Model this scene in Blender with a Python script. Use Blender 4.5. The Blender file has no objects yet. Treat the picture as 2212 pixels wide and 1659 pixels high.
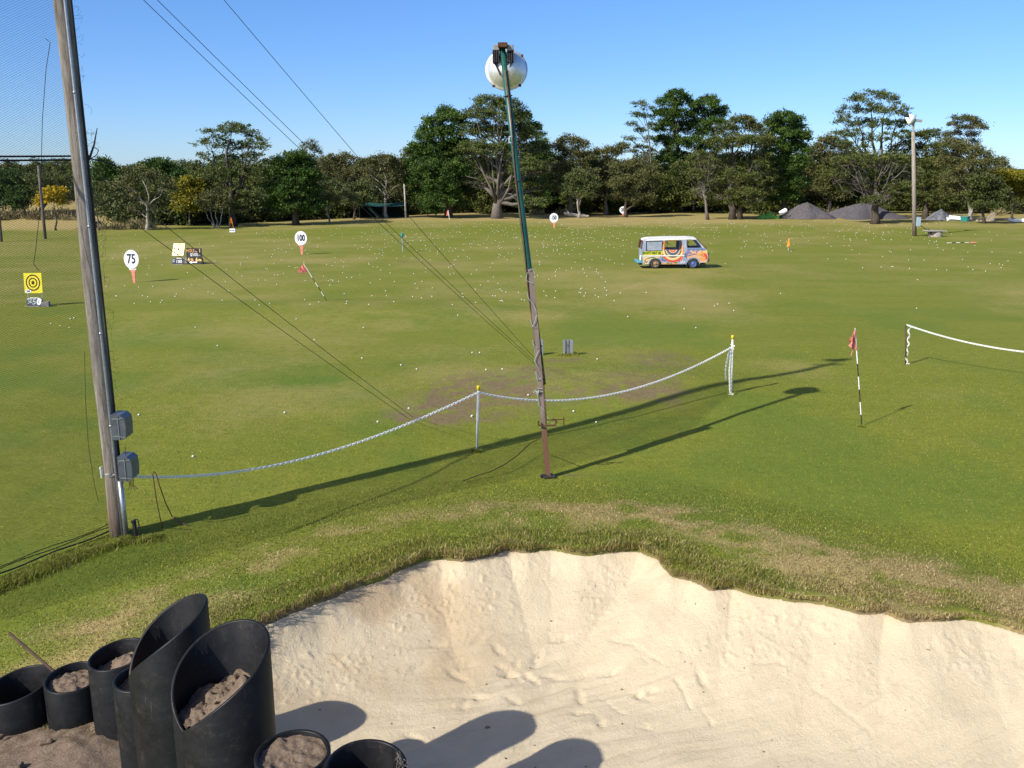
import bpy, math, random
import numpy as np
from mathutils import Vector, Matrix
from mathutils.geometry import tessellate_polygon

R = math.radians
random.seed(7)
rng = np.random.default_rng(11)
scene = bpy.context.scene
COL = scene.collection

# ------------------------------------------------------------------ camera model
CAM_H = 5.8
F_PX = 1944.1            # focal length, in pixels of a 2212 x 1659 frame
CX, CY = 1106.0, 829.5
PITCH = math.atan((384 - 176) / 900.0)
SP, CP = math.sin(PITCH), math.cos(PITCH)

def ray(dx, dy):
    u = (dx - CX) / F_PX
    v = -(dy - CY) / F_PX
    return np.array([u, CP + v * SP, -SP + v * CP])

def at_y(dx, dy, Y):
    """point of the sight line that lies at distance Y"""
    r = ray(dx, dy)
    t = Y / r[1]
    return np.array([r[0] * t, Y, CAM_H + r[2] * t])

def at_t(dx, dy, t):
    r = ray(dx, dy)
    return np.array([r[0] * t, r[1] * t, CAM_H + r[2] * t])

# ------------------------------------------------------------------ noise
def _hash(ix, iy, seed):
    h = (ix.astype(np.int64) * 374761393 + iy.astype(np.int64) * 668265263 + seed * 982451653) & 0x7fffffff
    h = ((h ^ (h >> 13)) * 1274126177) & 0x7fffffff
    return ((h ^ (h >> 16)) & 0xffff) / 65535.0

def vnoise(x, y, seed=0):
    x = np.asarray(x, float); y = np.asarray(y, float)
    ix = np.floor(x); iy = np.floor(y)
    fx = x - ix; fy = y - iy
    fx = fx * fx * (3 - 2 * fx); fy = fy * fy * (3 - 2 * fy)
    a = _hash(ix, iy, seed); b = _hash(ix + 1, iy, seed)
    c = _hash(ix, iy + 1, seed); d = _hash(ix + 1, iy + 1, seed)
    return (a * (1 - fx) + b * fx) * (1 - fy) + (c * (1 - fx) + d * fx) * fy

def fbm(x, y, oct=4, seed=0):
    s = 0; a = 0.5; n = 0
    for i in range(oct):
        s = s + a * vnoise(x * 2 ** i + 17.3 * i, y * 2 ** i - 9.1 * i, seed + i)
        n += a; a *= 0.5
    return s / n

def sstep(a, b, x):
    t = np.clip((x - a) / (b - a), 0, 1)
    return t * t * (3 - 2 * t)

# ------------------------------------------------------------------ terrain
def bank(x, y):
    r = np.hypot(x - 0.8, y - 9.0)
    return 0.36 * (1 - sstep(4.6, 8.2, r))

MOUND = (4.2, 25.2)
def H0(x, y):
    x = np.asarray(x, float); y = np.asarray(y, float)
    z = bank(x, y)
    z = z + 0.30 * np.exp(-(((x - 3.6) / 3.4) ** 2 + ((y - 25.0) / 2.4) ** 2))          # old tee mound
    z = z + 0.35 * np.exp(-(((x + 9) / 9) ** 2 + ((y - 39) / 3.5) ** 2))                  # low swell in the range
    z = z + 0.25 * (fbm(x / 14, y / 14, 2, 3) - 0.5) * sstep(20, 40, y)
    z = z + 0.5 * sstep(85, 140, y) * (fbm(x / 40, y / 40, 2, 8) - 0.3)
    z = z + 2.2 * sstep(98, 128, y) * (1 - sstep(-56, -34, x))                            # raised dry bank at far left
    z = z + 3 * sstep(260, 520, y)
    return z

def ground(dx, dy):
    """where the sight line meets the terrain"""
    r = ray(dx, dy)
    z = 0.0
    for i in range(14):
        t = (CAM_H - z) / max(-r[2], 1e-3)
        z = 0.5 * z + 0.5 * float(H0(r[0] * t, r[1] * t))
    t = (CAM_H - z) / max(-r[2], 1e-3)
    p = r * t
    return np.array([p[0], p[1], float(H0(p[0], p[1]))])

def depth(p):
    return p[1] * CP + (CAM_H - p[2]) * SP

RIM_D = [(560, 1340), (620, 1318), (700, 1288), (760, 1262), (850, 1228), (905, 1213), (950, 1203), (1000, 1207), (1060, 1196),
         (1095, 1183), (1140, 1189), (1190, 1184), (1250, 1192), (1310, 1188), (1380, 1188), (1425, 1205), (1455, 1243),
         (1500, 1246), (1535, 1268), (1580, 1262), (1640, 1284), (1700, 1292), (1760, 1296), (1850, 1318), (1915, 1312),
         (1960, 1335), (2040, 1335), (2110, 1338), (2212, 1364)]
RIM = [tuple(ground(*p)[:2]) for p in RIM_D]
RIM += [(7.6, 9.3), (9.2, 7.0), (9.4, 3.5), (-1.2, 3.5), (-2.2, 5.0), (-3.4, 6.2), (-4.25, 7.4), (-4.25, 8.7), (-3.85, 9.4)]
RIMA = np.array(RIM)

def rim_dist(x, y):
    """signed distance, positive inside the bunker"""
    x = np.asarray(x, float); y = np.asarray(y, float)
    n = len(RIMA)
    best = np.full(x.shape, 1e9)
    inside = np.zeros(x.shape, bool)
    for i in range(n):
        ax, ay = RIMA[i]; bx, by = RIMA[(i + 1) % n]
        ex, ey = bx - ax, by - ay
        t = np.clip(((x - ax) * ex + (y - ay) * ey) / (ex * ex + ey * ey), 0, 1)
        d = np.hypot(x - ax - t * ex, y - ay - t * ey)
        best = np.minimum(best, d)
        c = (ay > y) != (by > y)
        with np.errstate(divide='ignore', invalid='ignore'):
            xx = (bx - ax) * (y - ay) / (by - ay) + ax
        inside ^= c & (x < xx)
    return np.where(inside, best, -best)

def wob(x, y):
    return 0.18 * (fbm(x * 1.7, y * 1.7, 3, 21) - 0.5) + 0.05 * (fbm(x * 7, y * 7, 2, 5) - 0.5)

def Zs(x, y, d):
    """smooth sand surface"""
    base = H0(x, y) * (1 - sstep(0.15, 2.1, d)) 
    return base - 0.03 - 0.50 * (1 - np.exp(-d / (0.50 + 0.90 * sstep(-2.6, 0.0, x)))) - 0.10 * sstep(0, 0.45, d)

# ------------------------------------------------------------------ objects
WLOC = {}
def tag(o, label=None, cat=None, group=None, kind=None):
    if label: o['label'] = label
    if cat: o['category'] = cat
    if group: o['group'] = group
    if kind: o['kind'] = kind
    return o

def thing(name, label, cat, loc, group=None):
    o = bpy.data.objects.new(name, None)
    o.empty_display_size = 0.2
    COL.objects.link(o)
    o.location = [float(v) for v in loc]
    WLOC[o.name] = np.array([float(v) for v in loc])
    return tag(o, label, cat, group)

def link_mesh(name, me, mats, parent=None, smooth=False):
    o = bpy.data.objects.new(name, me)
    for m in (mats if isinstance(mats, (list, tuple)) else [mats]):
        me.materials.append(m)
    if smooth:
        me.polygons.foreach_set('use_smooth', [True] * len(me.polygons))
    COL.objects.link(o)
    if parent is not None:
        o.parent = parent
        WLOC[o.name] = WLOC[parent.name]
    else:
        WLOC[o.name] = np.zeros(3)
    return o

def fast_mesh(name, V, Fq, attrs=None):
    """V (n,3); Fq (m,k) uniform polygons"""
    V = np.ascontiguousarray(V, np.float32); Fq = np.ascontiguousarray(Fq, np.int32)
    me = bpy.data.meshes.new(name)
    me.vertices.add(len(V)); me.vertices.foreach_set('co', V.ravel())
    m, k = Fq.shape
    me.loops.add(m * k); me.loops.foreach_set('vertex_index', Fq.ravel())
    me.polygons.add(m)
    me.polygons.foreach_set('loop_start', np.arange(0, m * k, k, dtype=np.int32))
    try:
        me.polygons.foreach_set('loop_total', np.full(m, k, np.int32))
    except Exception:
        pass
    for an, arr in (attrs or {}).items():
        a = me.attributes.new(an, 'FLOAT', 'POINT')
        a.data.foreach_set('value', np.ascontiguousarray(arr, np.float32))
    me.update(calc_edges=True)
    return me

class MB:
    def __init__(s):
        s.v = []; s.f = []; s.m = []
    def add(s, verts, faces, mi=0):
        n = len(s.v)
        s.v.extend([tuple(float(c) for c in p) for p in verts])
        for f in faces:
            s.f.append(tuple(n + i for i in f)); s.m.append(mi)
        return s
    def box(s, c, size, rot=None, mi=0, bev=0.0):
        hx, hy, hz = [q / 2 for q in size]
        if bev > 0:
            b = min(bev, hx * .9, hy * .9, hz * .9)
            vs = []
            for z, k in ((-hz, b), (-hz + b, 0), (hz - b, 0), (hz, b)):
                X, Y = hx - k, hy - k
                q = b
                vs += [(-X + q, -Y, z), (X - q, -Y, z), (X, -Y + q, z), (X, Y - q, z), (X - q, Y, z), (-X + q, Y, z), (-X, Y - q, z), (-X, -Y + q, z)]
            fs = [tuple(range(7, -1, -1)), tuple(range(24, 32))]
            for r in range(3):
                for i in range(8):
                    a = r * 8 + i; b2 = r * 8 + (i + 1) % 8
                    fs.append((a, b2, b2 + 8, a + 8))
        else:
            vs = [(-hx, -hy, -hz), (hx, -hy, -hz), (hx, hy, -hz), (-hx, hy, -hz), (-hx, -hy, hz), (hx, -hy, hz), (hx, hy, hz), (-hx, hy, hz)]
            fs = [(3, 2, 1, 0), (4, 5, 6, 7), (0, 1, 5, 4), (1, 2, 6, 5), (2, 3, 7, 6), (3, 0, 4, 7)]
        M = rot if rot is not None else Matrix.Identity(3)
        vs = [tuple(np.array(M @ Vector(p)) + np.array(c, float)) for p in vs]
        return s.add(vs, fs, mi)
    def tube(s, pts, rad, n=8, cap=True, mi=0, up=None):
        pts = [np.array(p, float) for p in pts]
        rad = [rad] * len(pts) if np.isscalar(rad) else list(rad)
        k = len(pts)
        T = []
        for i in range(k):
            t = pts[min(i + 1, k - 1)] - pts[max(i - 1, 0)]
            T.append(t / (np.linalg.norm(t) + 1e-9))
        ref = np.array(up if up is not None else ((0, 0, 1) if abs(T[0][2]) < .9 else (1, 0, 0)), float)
        a = np.cross(T[0], ref); a /= np.linalg.norm(a)
        vs = []
        for i in range(k):
            a = a - T[i] * np.dot(a, T[i]); a /= np.linalg.norm(a) + 1e-9
            b = np.cross(T[i], a)
            for j in range(n):
                w = 2 * math.pi * (j + 0.5) / n
                vs.append(pts[i] + rad[i] * (a * math.cos(w) + b * math.sin(w)))
        fs = []
        for i in range(k - 1):
            for j in range(n):
                p = i * n + j; q = i * n + (j + 1) % n
                fs.append((p, q, q + n, p + n))
        if cap:
            fs.append(tuple(range(n - 1, -1, -1)))
            fs.append(tuple(range((k - 1) * n, k * n)))
        return s.add(vs, fs, mi)
    def lathe(s, prof, c=(0, 0, 0), n=24, M=None, mi=0, closed=False):
        """prof list of (r,z); axis z, turned by M"""
        vs = []; fs = []
        for r, z in prof:
            for j in range(n):
                w = 2 * math.pi * j / n
                vs.append((r * math.cos(w), r * math.sin(w), z))
        for i in range(len(prof) - 1):
            for j in range(n):
                p = i * n + j; q = i * n + (j + 1) % n
                fs.append((p, q, q + n, p + n))
        if closed:
            fs.append(tuple(range(n - 1, -1, -1)))
            fs.append(tuple(range((len(prof) - 1) * n, len(prof) * n)))
        M = M or Matrix.Identity(3)
        vs = [tuple(np.array(M @ Vector(p)) + np.array(c, float)) for p in vs]
        return s.add(vs, fs, mi)
    def prism(s, outline, holes, fn_a, fn_b, mi=0):
        """plate with holes; fn_a / fn_b map 2-D outline to the two faces"""
        loops = [outline] + list(holes)
        tris = tessellate_polygon([[Vector((p[0], p[1], 0)) for p in l] for l in loops])
        flat = [p for l in loops for p in l]
        n = len(flat)
        vs = [fn_a(p) for p in flat] + [fn_b(p) for p in flat]
        fs = [tuple(t) for t in tris] + [tuple(i + n for i in reversed(t)) for t in tris]
        o = 0
        for l in loops:
            k = len(l)
            for i in range(k):
                a = o + i; b = o + (i + 1) % k
                fs.append((a, b, b + n, a + n))
            o += k
        return s.add(vs, fs, mi)
    def build(s, name, mats, parent=None, smooth=False):
        off = WLOC[parent.name] if parent is not None else np.zeros(3)
        me = bpy.data.meshes.new(name)
        me.from_pydata([tuple(np.array(p) - off) for p in s.v], [], s.f)
        o = link_mesh(name, me, mats, parent, smooth)
        if any(s.m):
            me.polygons.foreach_set('material_index', s.m)
        me.update()
        return o

def rotz(a): return Matrix.Rotation(a, 3, 'Z')

# ------------------------------------------------------------------ materials
class NT:
    def __init__(s, name):
        s.m = bpy.data.materials.new(name); s.m.use_nodes = True
        s.t = s.m.node_tree; s.n = s.t.nodes; s.l = s.t.links
        s.b = s.n['Principled BSDF']; s.out = s.n['Material Output']
        s._tc = None
    def tc(s):
        if s._tc is None: s._tc = s.n.new('ShaderNodeTexCoord').outputs['Object']
        return s._tc
    def mapped(s, sc):
        m = s.n.new('ShaderNodeMapping'); m.inputs['Scale'].default_value = sc
        s.l.new(s.tc(), m.inputs['Vector']); return m.outputs['Vector']
    def noise(s, scale, detail=4, rough=0.55, vec=None, dist=0.0):
        n = s.n.new('ShaderNodeTexNoise'); n.inputs['Scale'].default_value = scale
        n.inputs['Detail'].default_value = detail; n.inputs['Roughness'].default_value = rough
        n.inputs['Distortion'].default_value = dist
        s.l.new(vec if vec is not None else s.tc(), n.inputs['Vector']); return n.outputs['Fac']
    def ramp(s, fac, stops):
        r = s.n.new('ShaderNodeValToRGB'); e = r.color_ramp.elements
        while len(e) < len(stops): e.new(0.5)
        for i, (p, c) in enumerate(stops):
            e[i].position = p; e[i].color = (*c, 1) if len(c) == 3 else c
        s.l.new(fac, r.inputs['Fac']); return r.outputs['Color']
    def mix(s, fac, a, b, mode='MIX'):
        m = s.n.new('ShaderNodeMix'); m.data_type = 'RGBA'; m.blend_type = mode
        for sock, val in ((m.inputs[0], fac), (m.inputs[6], a), (m.inputs[7], b)):
            if isinstance(val, bpy.types.NodeSocket): s.l.new(val, sock)
            elif np.isscalar(val): sock.default_value = val
            else: sock.default_value = (*val, 1)
        return m.outputs[2]
    def math(s, op, a, b=None, clamp=False):
        m = s.n.new('ShaderNodeMath'); m.operation = op; m.use_clamp = clamp
        for i, val in enumerate((a, b)):
            if val is None: continue
            if isinstance(val, bpy.types.NodeSocket): s.l.new(val, m.inputs[i])
            else: m.inputs[i].default_value = val
        return m.outputs[0]
    def attr(s, name):
        a = s.n.new('ShaderNodeAttribute'); a.attribute_name = name; return a.outputs['Fac']
    def rng(s, v, a, b, c=0, d=1):
        m = s.n.new('ShaderNodeMapRange'); s.l.new(v, m.inputs[0])
        for i, q in enumerate((a, b, c, d)): m.inputs[i + 1].default_value = q
        return m.outputs[0]
    def color(s, c):
        if isinstance(c, bpy.types.NodeSocket): s.l.new(c, s.b.inputs['Base Color'])
        else: s.b.inputs['Base Color'].default_value = (*c, 1)
    def set(s, rough=0.8, spec=0.3, metal=0.0):
        if isinstance(rough, bpy.types.NodeSocket): s.l.new(rough, s.b.inputs['Roughness'])
        else: s.b.inputs['Roughness'].default_value = rough
        s.b.inputs['Specular IOR Level'].default_value = spec
        s.b.inputs['Metallic'].default_value = metal
    def bump(s, h, strength=0.3, dist=0.02):
        b = s.n.new('ShaderNodeBump'); b.inputs['Strength'].default_value = strength
        b.inputs['Distance'].default_value = dist
        s.l.new(h, b.inputs['Height']); s.l.new(b.outputs[0], s.b.inputs['Normal'])

MATS = {}
def simple(name, c1, c2=None, scale=6, rough=0.7, spec=0.3, metal=0.0, bump=0.0, stretch=None, detail=5, lo=0.35, hi=0.65):
    if name in MATS: return MATS[name]
    k = NT(name)
    c2 = c2 or tuple(min(1, q * 0.75) for q in c1)
    v = k.mapped(stretch) if stretch else None
    n = k.noise(scale, detail, 0.6, v)
    k.color(k.ramp(n, [(lo, c1), (hi, c2)]))
    k.set(rough, spec, metal)
    if bump: k.bump(n, bump, 0.02)
    MATS[name] = k.m
    return k.m

# ------------------------------------------------------------------ camera, sun, sky
cam = bpy.data.objects.new('camera', bpy.data.cameras.new('camera'))
COL.objects.link(cam)
cam.data.sensor_width = 36; cam.data.lens = 900 / 1024 * 36
cam.data.clip_start = 0.05; cam.data.clip_end = 4000
cam.location = (0, 0, CAM_H)
cam.rotation_euler = (math.pi / 2 - PITCH, 0, 0)
scene.camera = cam

SUN_EL, SUN_AZ = 36.0, 40.0                   # shadows run towards 40 deg from +X
sd = Vector((-math.cos(R(SUN_AZ)) * math.cos(R(SUN_EL)), -math.sin(R(SUN_AZ)) * math.cos(R(SUN_EL)), math.sin(R(SUN_EL))))
sl = bpy.data.lights.new('sun', 'SUN'); sl.energy = 4.0; sl.angle = R(0.5); sl.color = (1, 0.94, 0.84)
sun = bpy.data.objects.new('sun', sl); COL.objects.link(sun)
sun.rotation_euler = (-sd).to_track_quat('-Z', 'Y').to_euler()
sun.location = (0, 0, 60)

w = bpy.data.worlds.new('World'); scene.world = w; w.use_nodes = True
nt = w.node_tree
bg = nt.nodes['Background']
sky = nt.nodes.new('ShaderNodeTexSky'); sky.sky_type = 'NISHITA'; sky.sun_disc = False
sky.sun_elevation = R(SUN_EL); sky.sun_rotation = math.atan2(sd.x, sd.y)
sky.altitude = 0; sky.air_density = 0.85; sky.dust_density = 0.15; sky.ozone_density = 3.5
hs = nt.nodes.new('ShaderNodeHueSaturation'); hs.inputs['Saturation'].default_value = 1.12
tn = nt.nodes.new('ShaderNodeMix'); tn.data_type = 'RGBA'; tn.blend_type = 'MULTIPLY'; tn.inputs[0].default_value = 1.0; tn.inputs[7].default_value = (0.88, 0.935, 1.07, 1)
# warm glow added to the sky round the sun, as fill for the shadows
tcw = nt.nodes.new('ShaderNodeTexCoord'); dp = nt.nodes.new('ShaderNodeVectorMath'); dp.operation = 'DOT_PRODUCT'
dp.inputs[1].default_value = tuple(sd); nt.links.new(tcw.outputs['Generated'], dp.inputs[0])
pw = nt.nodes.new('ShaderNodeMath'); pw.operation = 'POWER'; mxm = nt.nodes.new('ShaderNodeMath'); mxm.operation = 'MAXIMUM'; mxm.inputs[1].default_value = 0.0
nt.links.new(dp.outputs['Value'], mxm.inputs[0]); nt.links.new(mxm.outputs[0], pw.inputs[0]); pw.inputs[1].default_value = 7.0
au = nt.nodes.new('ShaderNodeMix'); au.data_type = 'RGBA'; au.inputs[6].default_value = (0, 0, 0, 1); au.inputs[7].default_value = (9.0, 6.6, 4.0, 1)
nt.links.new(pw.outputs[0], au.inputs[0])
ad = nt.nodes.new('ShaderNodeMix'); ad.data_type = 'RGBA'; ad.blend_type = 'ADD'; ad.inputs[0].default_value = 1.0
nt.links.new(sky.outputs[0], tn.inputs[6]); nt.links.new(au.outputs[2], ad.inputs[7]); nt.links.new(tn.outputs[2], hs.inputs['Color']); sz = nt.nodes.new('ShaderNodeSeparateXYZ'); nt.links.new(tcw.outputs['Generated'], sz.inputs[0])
hr = nt.nodes.new('ShaderNodeValToRGB'); hr.color_ramp.elements[0].color = (0.60, 0.70, 0.86, 1); hr.color_ramp.elements[1].color = (1, 1, 1, 1); hr.color_ramp.elements[0].position = 0.0; hr.color_ramp.elements[1].position = 0.30
nt.links.new(sz.outputs[2], hr.inputs[0])
hm = nt.nodes.new('ShaderNodeMix'); hm.data_type = 'RGBA'; hm.blend_type = 'MULTIPLY'; hm.inputs[0].default_value = 1.0
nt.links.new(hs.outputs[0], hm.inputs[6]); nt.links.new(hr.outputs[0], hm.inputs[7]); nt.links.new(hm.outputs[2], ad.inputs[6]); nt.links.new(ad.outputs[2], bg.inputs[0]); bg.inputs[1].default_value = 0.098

scene.view_settings.view_transform = 'Standard'; scene.view_settings.look = 'None'
scene.view_settings.exposure = 0.75; scene.view_settings.gamma = 1
scene.cycles.max_bounces = 6; scene.cycles.diffuse_bounces = 3; scene.cycles.glossy_bounces = 3
scene.cycles.transparent_max_bounces = 8

# ------------------------------------------------------------------ ground sheet
def axis(fine, edge, step, grow, lim):
    a = list(np.arange(-fine, fine + 1e-6, step)); s = step; p = fine
    pos = []
    while p < lim:
        s *= grow; p += s; pos.append(p)
    return np.array([-q for q in reversed(pos)] + a + pos)
gx = axis(9.2, 0, 0.055, 1.045, 900)
gy = list(np.arange(-12, 3, 0.5)) + list(np.arange(3, 18, 0.055))
s_ = 0.08; p_ = 18.0
while p_ < 900:
    gy.append(p_); s_ *= 1.022; p_ += s_
gy = np.array(gy)
GX, GY = np.meshgrid(gx, gy)
D = rim_dist(GX, GY) + wob(GX, GY)
Z = H0(GX, GY)
near = sstep(40, 18, GY)
Z = Z + near * 0.035 * (fbm(GX * 1.6, GY * 1.6, 3, 31) - 0.5)
cut = sstep(-0.03, 0.10, D)
Z = Z * (1 - cut) + np.minimum(Zs(GX, GY, np.maximum(D, 0)) - 0.12, Z - 0.12) * cut
lip = np.exp(-((D + 0.10) / 0.18) ** 2)
Z = Z + 0.05 * lip * (1 - cut)

def blob(cx, cy, rx, ry, x, y):
    return np.exp(-(((x - cx) / rx) ** 2 + ((y - cy) / ry) ** 2))
def blob_d(dx, dy, rx, ry, x, y):
    p = ground(dx, dy); return blob(p[0], p[1], rx, ry, x, y)

def field_attrs(x, y):
    """dry 0..1, dirt 0..1, lush 0..1 of the turf at x, y"""
    d = rim_dist(x, y)
    n1 = fbm(x / 9, y / 9, 3, 41); n2 = fbm(x / 2.2, y / 2.2, 4, 43); n3 = fbm(x * 1.7, y * 1.7, 3, 47)
    big = fbm(x / 30, y / 22, 2, 44)
    dry = 0.27 + 0.50 * (n1 - 0.5) + 0.45 * (n2 - 0.5) + 0.25 * (big - .5)
    dry = dry + 0.46 * sstep(98, 126, y + 16 * (n1 - 0.5)) + 0.14 * sstep(26, 48, y)
    dry = dry + 0.8 * (1 - sstep(-50, -36, x)) * sstep(97, 105, y)
    dry = dry - 0.16 * sstep(24, 14, y)
    # straw on the top of the bank round the bunker
    band = np.exp(-((d + 1.6) / 1.0) ** 2) * sstep(3, 6, y)
    dry = dry + band * (0.20 + 0.80 * sstep(0.28, 0.75, fbm(x / .5, y / .5, 5, 51))) * (0.7 + 0.4 * sstep(-1, 3, x))
    dry = dry + 0.75 * sstep(-2.2, -0.6, d) * sstep(3.2, 4.8, x) * sstep(0.3, .6, n3)
    dry = dry + 0.45 * blob(-4.4, 10.2, 1.6, 1.3, x, y)
    dry = dry + 0.22 * blob_d(1480, 640, 4, 7, x, y) - 0.12 * blob_d(1700, 650, 6, 7, x, y)
    for q in ((700, 720, 3.0, 4.0), (450, 720, 2, 2), (1150, 690, 3, 4), (1560, 660, 3, 5), (250, 720, 2, 4), (1740, 800, 1.6, 2.2), (2100, 860, 2, 2)):
        dry = dry + 0.20 * blob_d(*q, x, y)
    for tr in (((1925, 905), (1990, 960), (2060, 1040), (2150, 1150)), ((2010, 880), (2100, 960), (2230, 1080)), ((1190, 690), (1300, 640), (1420, 600))):
        P = [ground(*q)[:2] for q in tr]
        bd = np.full(x.shape, 9.0)
        for a, b in zip(P[:-1], P[1:]):
            e = b - a; t = np.clip(((x - a[0]) * e[0] + (y - a[1]) * e[1]) / (e @ e), 0, 1)
            bd = np.minimum(bd, np.hypot(x - a[0] - t * e[0], y - a[1] - t * e[1]))
        dry = dry + 0.16 * np.exp(-(bd / 0.10) ** 2) * sstep(.3, .6, n2)
    dirt = np.zeros_like(x)
    for q in ((1000, 845, 1.5, 2.6, .8), (1085, 850, 1.5, 2.6, .8), (1150, 800, 0.8, 1.0, .9), (1215, 778, .7, .5, 1.0), (1440, 780, 1.1, 1.9, .9), (1370, 815, 1.6, 2.2, .6), (950, 880, 1.2, 1.2, .6), (1330, 765, 1.5, .7, .45),
              (1290, 840, 1.3, 1.2, .5), (910, 900, .8, .6, .9), (960, 905, 1.0, .5, .6), (1225, 1027, .45, .1, .9), (1430, 850, 1.0, 1.2, .5)):
        dirt = dirt + q[4] * blob_d(*q[:4], x, y)
    dirt = np.minimum(dirt, 1.1) * (0.30 + 0.75 * sstep(0.30, 0.72, fbm(x * 3.3, y * 2.6, 5, 61)))
    for q in ((960, 570, 1.6, .7), (880, 565, 1.5, .5), (1290, 575, 1.2, .5), (1360, 572, 1.2, .5), (770, 548, 2, .5), (1265, 690, .5, .5), (1700, 590, 1.5, .4), (350, 700, .6, .4)):
        dirt = dirt + 0.75 * blob_d(*q, x, y) * sstep(.3, .6, n2)
    dirt = dirt + (0.75 + 0.4 * sstep(.4, .65, fbm(x * 1.1, y * 1.1, 2, 66))) * np.exp(-((d - 0.03) / 0.07) ** 2) * (y > 4)
    lush = 0.5 * sstep(0.50, 0.72, fbm(x / 3.2 + 5, y / 3.2, 3, 71)) * (1 - sstep(30, 60, y))
    for q in ((760, 855, .9, 1.0), (700, 825, 1.2, .9), (1000, 765, 1.5, 1.1), (860, 790, 1.0, .9), (90, 1060, .3, .7), (240, 1080, .25, .5), (560, 890, .6, .5), (1380, 910, .5, .3)):
        lush = lush + 0.45 * blob_d(*q, x, y)
    return np.clip(dry, 0, 1), np.clip(dirt, 0, 1), np.clip(lush, 0, 1)

dryA, dirtA, lushA = field_attrs(GX, GY)
ny, nx = GX.shape
idx = np.arange(ny * nx).reshape(ny, nx)
Fq = np.stack([idx[:-1, :-1], idx[:-1, 1:], idx[1:, 1:], idx[1:, :-1]], -1).reshape(-1, 4)
V = np.stack([GX, GY, Z], -1).reshape(-1, 3)

k = NT('mown_grass')
fine = k.noise(95, 3, 0.7)
mid = k.noise(14, 5, 0.65)
streak = k.noise(2.2, 8, 0.72, k.mapped((0.45, 1.6, 1)))
big = k.noise(0.22, 4, 0.6)
green = k.ramp(mid, [(0.36, (0.152, 0.180, 0.018)), (0.5, (0.238, 0.262, 0.030)), (0.66, (0.325, 0.338, 0.056))])
green = k.mix(k.rng(streak, 0.35, 0.7, 0, 0.6), green, (0.310, 0.275, 0.045))
swath = k.noise(1.0, 9, 0.72, k.mapped((0.11, 0.42, 1)))
green = k.mix(k.rng(swath, 0.38, 0.62, 0.0, 0.55), k.mix(0.35, green, (0.090, 0.140, 0.012)), k.mix(0.32, green, (0.330, 0.285, 0.060)))
speck = k.noise(4.5, 6, 0.75, k.mapped((0.7, 1.3, 1)))
green = k.mix(k.rng(speck, 0.40, 0.66, 0.0, 0.55), k.mix(0.50, green, (0.070, 0.100, 0.010)), green)
green = k.mix(k.math('MULTIPLY', k.attr('lush'), 0.8), green, (0.075, 0.150, 0.020))
straw = k.ramp(k.noise(40, 4, 0.7), [(0.3, (0.230, 0.185, 0.060)), (0.5, (0.370, 0.285, 0.115)), (0.75, (0.520, 0.410, 0.205))])
dryf = k.math('ADD', k.math('ADD', k.attr('dry'), k.math('MULTIPLY', k.math('SUBTRACT', k.noise(2.6, 7, 0.72), 0.5), 0.65)), k.math('MULTIPLY', k.math('SUBTRACT', k.noise(22, 4, 0.7), 0.5), 0.8))
col = k.mix(k.rng(dryf, 0.34, 1.0, 0.0, 0.95), green, straw)
dirtc = k.ramp(k.noise(9, 5, 0.7), [(0.3, (0.120, 0.080, 0.048)), (0.7, (0.235, 0.165, 0.105))])
col = k.mix(k.rng(k.attr('dirt'), 0.15, 0.9, 0, 0.85), col, dirtc)
col = k.mix(k.rng(fine, 0.3, 0.7, 0.0, 1.0), k.mix(0.22, col, (0.03, 0.04, 0.008)), col)
k.color(col); k.set(0.95, 0.12)
k.bump(k.math('ADD', fine, k.math('MULTIPLY', mid, 2.0)), 0.35, 0.025)
GRASS = k.m
me = fast_mesh('grass_field', V, Fq, {'dry': dryA.ravel(), 'dirt': dirtA.ravel(), 'lush': lushA.ravel()})
fo = link_mesh('grass_field', me, GRASS, smooth=True); tag(fo, kind='structure')

# ------------------------------------------------------------------ bunker sand
st = 0.022
sx = np.arange(-4.6, 9.6, st); sy = np.arange(5.6, 13.6, st)
SX, SY = np.meshgrid(sx, sy)
SD = rim_dist(SX, SY); SD = SD + wob(SX, SY) * np.exp(-(SD / 0.22) ** 2)
dd = np.maximum(SD, 0)
SZ = Zs(SX, SY, dd)
face = sstep(0.0, 0.3, dd) * (1 - sstep(0.7, 1.4, dd)); floor_ = sstep(0.6, 1.3, dd)
SZ += face * 0.03 * (fbm(SX * 2.4, SY * 1.2, 2, 81) - 0.5)
SZ += face * 0.016 * (fbm(SX * 12, SY * 8, 4, 82) - 0.5)
lump = np.maximum(vnoise(SX * 21, SY * 21, 83) - 0.66, 0)
SZ += (0.25 + 0.75 * face) * 0.085 * lump * sstep(0.30, .6, fbm(SX * .9, SY * .9, 2, 90))
# raked strokes, in two sweeping directions
u1 = SX * 0.90 + SY * 0.43; w1 = -SX * 0.43 + SY * 0.90
strk = fbm(u1 * 1.1, w1 * 7.5, 3, 84) - 0.5
u2 = SX * 0.98 + SY * 0.18; w2 = -SX * 0.18 + SY * 0.98
strk2 = fbm(u2 * 0.8, w2 * 8.5, 3, 85) - 0.5
sel = sstep(0.40, 0.62, fbm(SX * .7, SY * .7, 2, 86) + 0.10 * (1 - sstep(-1, 2, SX)))
SZ += floor_ * (0.085 * strk * sel + 0.036 * strk2 * (1 - sel))
SZ += floor_ * 0.035 * (fbm(SX * 1.5, SY * 1.5, 3, 87) - 0.5)
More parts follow.
